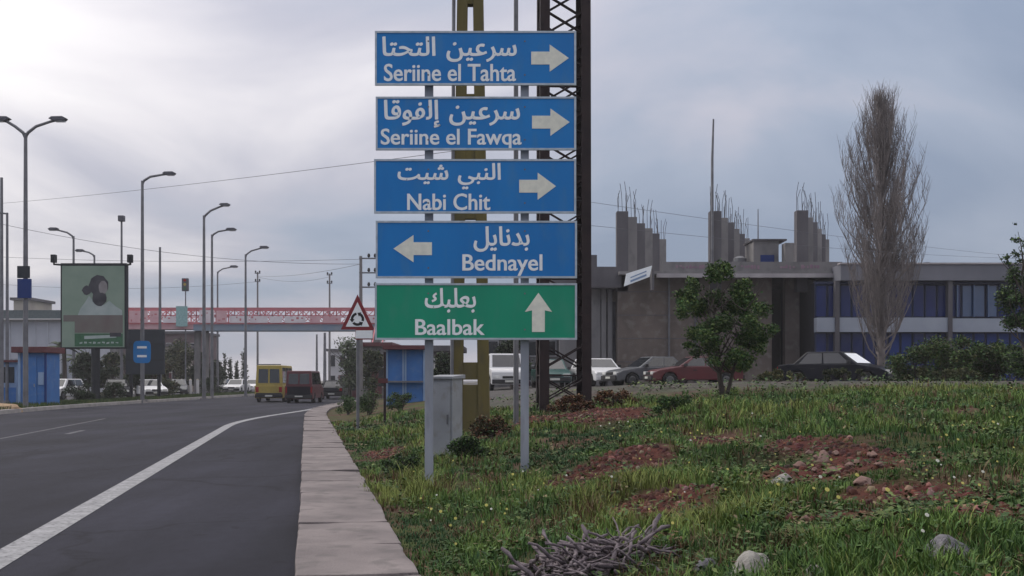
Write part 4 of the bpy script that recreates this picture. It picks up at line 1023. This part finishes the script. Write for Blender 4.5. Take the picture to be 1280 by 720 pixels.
# hedge bushes and the tree at the right picture edge
def bush(px, Y, top, wpx, label, n=2600, cols=GREEN, size=.09, name='bush', seed=1, dz=.0):
    rnd = random.Random(seed); p = at(px, Y); S = Y / FPX; H = max(.38, hgt(top, Y) - p.z); w = wpx * S / 2
    cl = rand_clumps(rnd, 16, w * .85, w * .6, H * .2, H * .86, H * .16, H * .30, lambda f: 1 - .45 * f * f)
    return leafy(name, label, p, H, [(-.3, .1), (.3, 0), (0, .3)], cl, int(n * 1.9), size * .72, cols, seed, 'bush', tr=.035)
bush(1150, 38, 430, 110, 'dense green bush right of the black saloon car', 4600, GREEN + OLIVE, .10, 'bush', 31)
bush(1200, 37, 418, 110, 'leafy bush in the middle of the hedge below the blue wing', 5000, GREEN + OLIVE, .10, 'bush', 32)
bush(1245, 35, 424, 120, 'broad bush below the leaning tree at the right edge', 5000, OLIVE + GREEN, .10, 'bush', 33)
bush(1283, 33, 425, 60, 'bush cut off by the right edge of the picture', 2000, GREEN + DARK, .10, 'bush', 34)
bush(1180, 33, 462, 130, 'low olive scrub in front of the hedge', 2200, OLIVE, .08, 'scrub', 35)
bush(975, 33, 480, 60, 'low yellowish scrub beside the small green tree', 1200, OLIVE + [(.14, .12, .04)], .07, 'scrub', 36)
bush(1055, 33, 482, 80, 'low brown-green scrub before the black saloon car', 1200, OLIVE + DARK, .07, 'scrub', 38)
rnd = random.Random(41); Y = 30.0; S = Y / FPX; p = at(1285, Y); cl = []
for x, y, r in [(1262, 345, 14), (1268, 380, 20), (1255, 370, 12), (1280, 360, 22), (1272, 405, 18), (1290, 400, 24), (1300, 340, 20), (1271, 318, 9), (1277, 298, 8), (1280, 278, 5), (1264, 330, 7), (1292, 310, 12), (1310, 370, 24)]:
    for k in range(3): cl.append((Vector(((x - 1285 + rnd.uniform(-.5, .5) * r) * S, rnd.uniform(-.6, .6), hgt(y + rnd.uniform(-.5, .5) * r, Y) - p.z)), r * S * .6, r * S * .6, r * S * .5))
leafy('leafy_tree', 'dark leafy tree leaning in from the right edge with one thin upright branch', p, 4.2, [(-.2, 0), (.2, .1), (.02, -.1)], cl, 9500, .068, DARK + GREEN, 42, tr=.07)
# red-brown weeds round the pylon foot and grassy shrubs by the sign
RUST = [(.12, .048, .025), (.09, .04, .025), (.15, .075, .035), (.06, .05, .022)]
bush(715, 24.5, 505, 70, 'rust-brown dead weeds at the foot of the pylon', 1900, RUST, .07, 'dry_weeds', 51)
bush(768, 25, 506, 60, 'rust-brown weeds right of the pylon foot', 1500, RUST, .07, 'dry_weeds', 52)
bush(615, 20.5, 520, 60, 'reddish dry weeds at the foot of the yellow pole', 1500, RUST + OLIVE, .06, 'dry_weeds', 53)
bush(585, 16.5, 545, 60, 'dark green weeds before the grey electrical cabinet', 1500, DARK + GREEN, .05, 'weed_clump', 54)
bush(500, 16.0, 572, 60, 'dark green weeds left of the left signpost', 1400, DARK + GREEN, .05, 'weed_clump', 55)
bush(435, 44.0, 494, 32, 'green weeds overhanging the far end of the pavement', 1200, GREEN, .07, 'weed_clump', 56)
bush(462, 40.0, 488, 40, 'leafy weeds under the warning triangle', 1300, GREEN + DARK, .07, 'weed_clump', 57)
bush(500, 38.0, 490, 50, 'weeds in front of the bright blue stall', 1300, DARK + GREEN, .07, 'weed_clump', 58)
bush(845, 20.5, 500, 70, 'fresh green shrub of weeds left of the small tree trunk', 1500, GREEN, .055, 'weed_clump', 59)
bush(100, 66, 476, 46, 'low dark shrubs at the foot of the billboard post', 1200, DARK, .14, 'shrub', 71)
bush(142, 70, 478, 36, 'small dark shrub right of the billboard post', 1000, DARK, .14, 'shrub', 72)
bush(205, 88, 474, 40, 'low dark hedge left of the pale posts', 1000, DARK + OLIVE, .16, 'shrub', 73)
bush(262, 100, 470, 30, 'dark teal bush right of the footbridge piers', 1000, DARK, .16, 'shrub', 74)
# trees and palms on the far left side
def broad(px, Y, top, wpx, label, cols=DARK, n=1800, seed=1, size=.2, name='tree', bot=.25):
    rnd = random.Random(seed); p = at(px, Y); S = Y / FPX; H = hgt(top, Y) - p.z; w = wpx * S / 2
    cl = rand_clumps(rnd, 14, w * .8, w * .7, H * bot, H * .88, H * .10, H * .18, lambda f: 1 - .6 * f * f)
    return leafy(name, label, p, H, [(0, .05), (.1, 0)], cl, int(n * 2), size, cols, seed, 'tree', tr=.12)
broad(110, 88, 434, 50, 'dark tree behind the billboard post', DARK, 1800, 61)
broad(140, 90, 438, 44, 'dark tree right of the billboard post', DARK + OLIVE, 1600, 62)
broad(175, 85, 446, 44, 'dark green shrub tree under the notice board', DARK, 1600, 63)
broad(206, 92, 448, 30, 'brownish roadside tree right of the notice board', OLIVE + [(.06, .04, .03)], 1200, 64)
broad(250, 106, 440, 26, 'dark bushy tree at the footbridge piers', DARK, 1400, 65)
broad(232, 110, 432, 30, 'thin tree before the mauve house', OLIVE, 1200, 66)
broad(190, 104, 432, 44, 'dark spreading tree behind the notice board', DARK + OLIVE, 1600, 161)
broad(222, 117, 424, 40, 'olive tree in front of the mauve house wall', OLIVE + DARK, 1500, 162)
broad(62, 98, 446, 36, 'dark tree behind the white car by the kiosk', DARK, 1400, 163)
broad(160, 112, 440, 40, 'dark tree left of the notice board', DARK, 1400, 164)
broad(268, 126, 448, 24, 'dark rounded tree beyond the footbridge piers', DARK, 1200, 165)
broad(438, 82, 418, 26, 'pale green tree below the warning triangle', [(.11, .14, .08), (.09, .12, .07), (.13, .15, .10)], 1500, 67, .16)
broad(466, 76, 434, 30, 'dull green tree beside the grey shop', OLIVE + DARK, 1300, 68, .16)
broad(555, 52, 434, 30, 'dark tree behind the grey cabinet', DARK, 1500, 69, .13)
broad(640, 60, 420, 50, 'dark tree behind the white four-wheel drive', DARK, 1500, 70, .15)
def conifer(px, Y, top, wpx, label, seed):
    rnd = random.Random(seed); p = at(px, Y); S = Y / FPX; H = hgt(top, Y) - p.z; w = wpx * S / 2
    t = thing('cypress_tree', p, label, 'tree', 'cypresses left of the minibus')
    part('trunk', 'bark', t, lambda b: b.tube([(0, 0, -.2), (0, 0, H * .9)], [.12, .03], 6))
    cl = [(Vector((rnd.uniform(-.2, .2) * w, rnd.uniform(-.2, .2) * w, H * (.12 + .8 * k / 12))), w * (1 - .75 * abs(k / 12 - .3)), w * (1 - .75 * abs(k / 12 - .3)), H * .08) for k in range(13)]
    V, F, C = leaf_cloud(700, cl, .2, DARK, seed); raw('crown', 'leaf', V, F, C, t)
conifer(281, 140, 440, 7, 'first slim dark cypress from the left beyond the lamp posts', 81)
conifer(288, 143, 446, 7, 'middle slim dark cypress beyond the lamp posts', 82)
conifer(296, 146, 450, 6, 'last slim dark cypress beyond the lamp posts', 83)
conifer(305, 138, 434, 9, 'tallest dark cypress left of the yellow minibus', 84)
def palm(px, Y, top, label, seed):
    rnd = random.Random(seed); p = at(px, Y); H = hgt(top, Y) - p.z; t = thing('palm_tree', p, label, 'tree')
    part('trunk', 'bark', t, lambda b: b.tube([(0, 0, -.2), (.05, 0, H * .5), (0, 0, H * .85)], [.2, .16, .15], 8))
    for k in range(16):
        a = k * 2.4; L = rnd.uniform(1.3, 1.9); el = rnd.uniform(.1, 1.0); b = MB(); prev = None; v = []
        for i in range(6):
            f = i / 5; r = L * f; z = H * .85 + math.sin(el) * r - .55 * r * r * .5; x, y = math.cos(a) * r * math.cos(el), math.sin(a) * r * math.cos(el); w = .16 * math.sin(math.pi * (.1 + .85 * f))
            v += [(x - math.sin(a) * w, y + math.cos(a) * w, z - w * .5), (x, y, z), (x + math.sin(a) * w, y - math.cos(a) * w, z - w * .5)]
        for i in range(5): q = 3 * i; b.f += [(q, q + 1, q + 4, q + 3), (q + 1, q + 2, q + 5, q + 4)]
        b.v = v; b.c = [rnd.choice(DARK)] * len(v); b.build('frond', 'leaf', t)
palm(80, 80, 424, 'small dark palm between the blue kiosk and the billboard post', 91)
palm(96, 94, 440, 'palm nearest the billboard post on its left', 92)

# ------------------------------------------------------------------ rocks, clods, brushwood
def stone(name, label, p, r, sx, sy, sz, m, seed, cat='rock', group=None):
    bm = bmesh.new(); bmesh.ops.create_icosphere(bm, subdivisions=3, radius=1)
    for v in bm.verts:
        k = 1 + .55 * noise.noise(v.co * 1.1 + Vector((seed * 3.7, 0, 0))) + .14 * noise.noise(v.co * 2.6 + Vector((0, seed, 0)))
        d = v.co.normalized()
        for ax in ((.8, .3, .5), (-.6, .5, .6), (.1, -.9, .4), (-.5, -.5, .7)):
            a = Vector(ax).normalized(); s = d.dot(a)
            if s * k > .80: k = .80 / s
        v.co = Vector((d.x * sx, d.y * sy, d.z * sz)) * k * r
    me = bpy.data.meshes.new(name); bm.to_mesh(me); bm.free(); me.materials.append(MATS[m])
    o = link(name, me, None, p, (0, 0, seed)); return tag(o, label, cat, group)
def on(px, py, dz=0): p = ray(px, py); p.z += dz; return p
stone('rock', 'pale rough boulder right of the brushwood pile at the bottom edge', on(942, 718, .0), .17, 1.1, .8, .8, 'rock_pale', 1)
stone('rock', 'grey rounded boulder in the grass at lower right', on(1186, 698, .01), .125, 1.2, .9, .85, 'rock', 9)
stone('rock', 'small white stone on the bottom edge right of the pale boulder', on(1021, 722, .02), .06, 1.2, .9, .7, 'rock_pale', 3)
stone('rock', 'small grey rock half hidden in grass left of the pale boulder', on(885, 716, .02), .09, 1.3, .8, .7, 'rock', 4)
stone('rock', 'light stone on the left flank of the red soil heap', on(978, 607, .03), .10, 1.2, .8, .7, 'rock_pale', 5)
stone('rock', 'pinkish stone on top of the red soil heap', on(1028, 576, .03), .085, 1.1, .9, .8, 'stone_pink', 6)
stone('rock', 'pinkish stone at the right end of the red soil heap', on(1078, 606, .02), .075, 1.4, .8, .6, 'stone_pink', 7)
for k, (px, py, w) in enumerate([(1000, 585, 'left of the pinkish stone on the red soil heap'), (1012, 570, 'at the upper left rim of the red soil heap'), (1045, 570, 'just right of the pinkish stone on the heap'),
                                 (1062, 585, 'in the middle of the red soil heap'), (1090, 573, 'at the upper right rim of the red soil heap'), (1099, 585, 'at the far right of the red soil heap'),
                                 (1040, 594, 'on the lower edge of the red soil heap'), (1018, 592, 'below the pinkish stone on the red soil heap')]):
    stone('rock', 'small stone ' + w, on(px, py, .03), random.uniform(.03, .06), random.uniform(1, 1.5), .9, random.uniform(.5, .8), 'stone_pink', 10 + k, 'stone', 'stones on the red soil heap')
def clods():
    V = []; F = []; C = []; g = random.Random(5); n = 0; cc = [(.075, .024, .019), (.11, .036, .027), (.05, .02, .017), (.15, .062, .045), (.24, .14, .105), (.085, .045, .03)]
    for (x, y, a, b) in SOIL:
        for _ in range(int(520 * a * b) + 60):
            q = g.random() ** .5; an = g.uniform(0, 6.283); X = x + math.cos(an) * a * q; Y = y + math.sin(an) * b * q; r = .008 + .036 * g.random() ** 2.5
            if X - float(rx(Y)) < .9: continue
            z = float(gz(X, Y)); k = len(V); ph = g.uniform(0, 6)
            for i in range(5): V.append((X + math.cos(ph + i * 1.257) * r * g.uniform(.7, 1.3), Y + math.sin(ph + i * 1.257) * r * g.uniform(.7, 1.3), z - .01))
            for i in range(5): V.append((X + math.cos(ph + .6 + i * 1.257) * r * .8 * g.uniform(.6, 1.2), Y + math.sin(ph + .6 + i * 1.257) * r * .8, z + r * g.uniform(.4, .9)))
            V.append((X, Y, z + r * g.uniform(.5, 1.2)))
            cq = cc[min(5, int(g.random() ** 1.9 * 6))]; cq = [q_ * g.uniform(.7, 1.2) for q_ in cq]; C += [cq] * 11
            for i in range(5):
                j = (i + 1) % 5; F += [(k + i, k + j, k + 5 + i), (k + j, k + 5 + j, k + 5 + i), (k + 5 + i, k + 5 + j, k + 10)]
    o = raw('soil_clods', 'grass', V, F, np.array(C)); stuff(o); o['label'] = 'loose red soil clods on the bare patches'; o['category'] = 'soil'
clods()
def brushwood():
    g = random.Random(9); p = on(738, 716); t = thing('brushwood_pile', p, 'grey heap of dry twisted sticks at the bottom edge', 'brushwood')
    ms = []
    for k in range(10):
        b = MB(); pts = [Vector((0, 0, 0))]; d = Vector((1, 0, 0)); n = 7
        for i in range(n): d = (d + Vector((0, g.uniform(-.5, .5), g.uniform(-.4, .4)))).normalized(); pts.append(pts[-1] + d * .07)
        r = g.uniform(.005, .018); b.tube([q - Vector((.2, 0, 0)) for q in pts], [r * g.uniform(.6, 1.3) for _ in pts], 5); ms.append(b.mesh('stick', 'dry_stick', smooth=True))
    for k in range(296):
        x = g.gauss(0, .27); y = g.gauss(0, .22); h = max(0, .13 * (1 - (x / .6) ** 2 - (y / .5) ** 2))
        if abs(x) > .55: continue
        zl = float(gz(p.x + x, p.y + y)) - p.z
        sk = link('stick', ms[k % 10], t, (x, y, zl + g.uniform(0, 1) * h + .015), (g.uniform(-1, 1), g.uniform(-.3, .3), g.uniform(0, 6.28))); q_ = g.uniform(.45, .95); sk.scale = (q_, q_, q_ * g.uniform(.6, 1.5))
    # the longer pale branch at its right end
    link('stick', ms[3], t, (.47, -.02, .12), (.2, -.7, .3)); link('stick', ms[5], t, (.42, .05, .09), (.2, -.15, .1))
brushwood()

# ------------------------------------------------------------------ grass and weeds of the verge
def grass():
    g = np.random.default_rng(3); V = []; C = []; F = []; nv = 0
    N = 50000
    u = g.random(N); Y = 4.2 * (36 / 4.2) ** u
    X = (-.30 + g.random(N) * .86) * Y + g.uniform(-1, 1, N)
    lat = X - rx(Y); ok = (lat > .68 + .22 * g.random(N) + .06 * np.sin(Y * 3)) & (lat < 30); X, Y, lat = X[ok], Y[ok], lat[ok]
    Zg = gz(X, Y)
    pal = np.array([(.072, .12, .034), (.054, .10, .032), (.11, .145, .045), (.042, .078, .027), (.14, .15, .058)]); dry = np.array([(.19, .15, .085), (.14, .09, .05), (.11, .05, .03)])
    deep, mid, fresh, yellow_green = (np.array(q) for q in ((.040, .092, .036), (.078, .150, .042), (.130, .208, .050), (.205, .235, .065)))  # patch tints of the grass, deep green to yellow-green
    for x, y, z, l in zip(X, Y, Zg, lat):
        n1 = noise.noise((x * .9, y * .9, 0)); n2 = noise.noise((x * .42 + 9, y * .3, 3)); n3 = noise.noise((x * 2.1, y * 1.4, 5)); s = soil(x, y)
        if s > .35 and g.random() < .9: continue
        if n1 < -.35 and g.random() < .7: continue
        if y > 25 and l > 5 and g.random() < (y - 23.5) / 6: continue
        tall = (.055 + .15 * max(0, .35 + n2 * 1.1 + n3 * .5)) * g.uniform(.5, 1.3)
        if l < 1.2: tall *= .6
        tall *= 1 - .65 * near_soil(x, y)
        lod = max(1.0, y / 11)
        nb = int(g.integers(5, 10)); spread = .035 * lod + .02; wid = .0038 * lod
        k = n2 * 1.2 + n3 * .7 + g.normal() * .18
        base = deep if k < -.35 else mid if k < .05 else fresh if k < .42 else yellow_green
        base = base * g.uniform(.85, 1.15)
        if n1 < -.15 and g.random() < .35: base = dry[g.integers(0, 3)]
        elif g.random() < .06: base = dry[g.integers(0, 3)]
        for _ in range(nb):
            a = g.uniform(0, 6.283); r = spread * math.sqrt(g.random()); bx = x + math.cos(a) * r; by = y + math.sin(a) * r
            h = tall * g.uniform(.5, 1.25) * (1 + .12 * lod); th = a + g.uniform(-.8, .8); ln = h * g.uniform(.15, .75); dx, dy = math.cos(th), math.sin(th); w = wid * g.uniform(.7, 1.5)
            px_, py_ = -dy * w, dx * w; c = base * g.uniform(.7, 1.3)
            V += [(bx - px_, by - py_, z - .01), (bx + px_, by + py_, z - .01), (bx + dx * ln * .35 - px_ * .8, by + dy * ln * .35 - py_ * .8, z + h * .6), (bx + dx * ln * .35 + px_ * .8, by + dy * ln * .35 + py_ * .8, z + h * .6), (bx + dx * ln, by + dy * ln, z + h * g.uniform(.75, 1))]
            C += [c] * 5; F += [(nv, nv + 1, nv + 3), (nv, nv + 3, nv + 2), (nv + 2, nv + 3, nv + 4)]; nv += 5
    o = raw('grass', 'grass', V, F, np.array(C)); stuff(o); o['label'] = 'rough green grass covering the verge'; o['category'] = 'grass'
    # broad-leaved weeds
    N = 5200; u = g.random(N); Y = 4.5 * (34 / 4.5) ** u; X = (-.28 + g.random(N) * .82) * Y + g.uniform(-.5, .5, N); lat = X - rx(Y); V = []; C = []; F = []; nv = 0
    for x, y, l in zip(X, Y, lat):
        if l < .95 or l > 28: continue
        n2 = noise.noise((x * .6, y * .6, 7)); s = soil(x, y)
        if s > .5 and g.random() < .8: continue
        if n2 < -.05 and g.random() < .7: continue
        z = float(gz(x, y)); lod = max(1, y / 12); hh = g.uniform(.04, .16) * (1 + .1 * lod); col_ = pal[g.integers(0, 4)] * g.uniform(.7, 1.25)
        if g.random() < .08: col_ = dry[g.integers(0, 3)]
        for _ in range(int(g.integers(9, 18))):
            a = g.uniform(0, 6.283); r = g.uniform(.01, .11) * lod ** .6; L = g.uniform(.025, .06) * lod ** .7; w = L * .36; cx, cy, cz = x + math.cos(a) * r, y + math.sin(a) * r, z + hh * g.random()
            el = g.uniform(-.2, .8); dx, dy, dz = math.cos(a) * math.cos(el), math.sin(a) * math.cos(el), math.sin(el)
            V += [(cx, cy, cz), (cx + dx * L * .55 - math.sin(a) * w, cy + dy * L * .55 + math.cos(a) * w, cz + dz * L * .6), (cx + dx * L, cy + dy * L, cz + dz * L * .9), (cx + dx * L * .55 + math.sin(a) * w, cy + dy * L * .55 - math.cos(a) * w, cz + dz * L * .6)]
            C += [col_ * g.uniform(.8, 1.2)] * 4; F += [(nv, nv + 1, nv + 2), (nv, nv + 2, nv + 3)]; nv += 4
    o = raw('weeds', 'grass', V, F, np.array(C)); stuff(o); o['label'] = 'broad-leaved weeds scattered through the grass'; o['category'] = 'weeds'
    # small flowers, yellow and white
    V = []; C = []; F = []; nv = 0
    N = 260; u = g.random(N); Y = 4.8 * (20 / 4.8) ** u; X = (-.2 + g.random(N) * .72) * Y; spots = [(x, y, 0) for x, y in zip(X, Y)]
    for fx, fy, fn in ((1000, 622, 16), (1015, 642, 14), (985, 635, 10), (1100, 640, 14), (1165, 628, 14), (1205, 603, 12), (590, 630, 14), (562, 662, 16), (620, 670, 14), (1240, 560, 16), (1180, 565, 12), (1260, 530, 14), (760, 560, 8), (540, 690, 16), (860, 560, 8), (670, 650, 10), (1120, 690, 10)):
        q = ray(fx, fy); spots += [(q.x + g.normal() * .22, q.y + g.normal() * .3, 1) for _ in range(max(2, fn // 4))]
    for x, y, cl_ in spots:
        l = x - float(rx(y))
        if l < 1.0: continue
        if not cl_ and noise.noise((x * .8 + 4, y * .8, 2)) < .02: continue
        z = float(gz(x, y)) + g.uniform(.12, .24); r = g.uniform(.006, .015) * (1.2 if cl_ else 1); c = np.array((.36, .33, .09)) if g.random() < .75 else np.array((.42, .42, .38))
        k = 6; ph = g.uniform(0, 6)
        V.append((x, y, z + .004)); C.append(c * .8)
        for i in range(k): V.append((x + math.cos(ph + i * 1.047) * r, y + math.sin(ph + i * 1.047) * r - .0, z + .8 * r * math.sin(ph + i * 1.047))); C.append(c)
        F += [(nv, nv + 1 + i, nv + 1 + (i + 1) % k) for i in range(k)]; nv += k + 1
    o = raw('wild_flowers', 'grass', V, F, np.array(C)); stuff(o); o['label'] = 'tiny yellow and white wild flowers in the grass'; o['category'] = 'flowers'
    # grass on the median
    V = []; C = []; F = []; nv = 0; N = 7000
    Y = g.uniform(42, 110, N); lat = g.uniform(-16, -13.35, N); X = rx(Y) + lat
    for x, y in zip(X, Y):
        for _ in range(3):
            h = g.uniform(.08, .28); w = .03; a = g.uniform(0, 6.283); bx, by = x + g.uniform(-.1, .1), y + g.uniform(-.1, .1)
            V += [(bx - w, by, .09), (bx + w, by, .09), (bx + math.cos(a) * h * .5, by + math.sin(a) * h * .3, .1 + h)]; C += [pal[g.integers(0, 5)] * g.uniform(.6, 1.1)] * 3; F.append((nv, nv + 1, nv + 2)); nv += 3
    o = raw('median_grass', 'grass', V, F, np.array(C)); stuff(o); o['label'] = 'grass on the median strip'; o['category'] = 'grass'
grass()

# ------------------------------------------------------------------ the slightly hazy air
def haze():
    o = MB().box(-1700, 1700, -120, 3700, -1.2, 17.5).mesh('haze', 'cable'); o.materials.clear()
    m = bpy.data.materials.new('haze_air'); m.use_nodes = True; N = m.node_tree.nodes; N.clear()
    out = N.new('ShaderNodeOutputMaterial'); v = N.new('ShaderNodeVolumePrincipled'); m.node_tree.links.new(v.outputs[0], out.inputs['Volume'])
    v.inputs['Color'].default_value = (.93, .92, .96, 1); v.inputs['Density'].default_value = .0005; v.inputs['Anisotropy'].default_value = .1
    o.materials.append(m); h = link('haze', o); stuff(h)
haze()
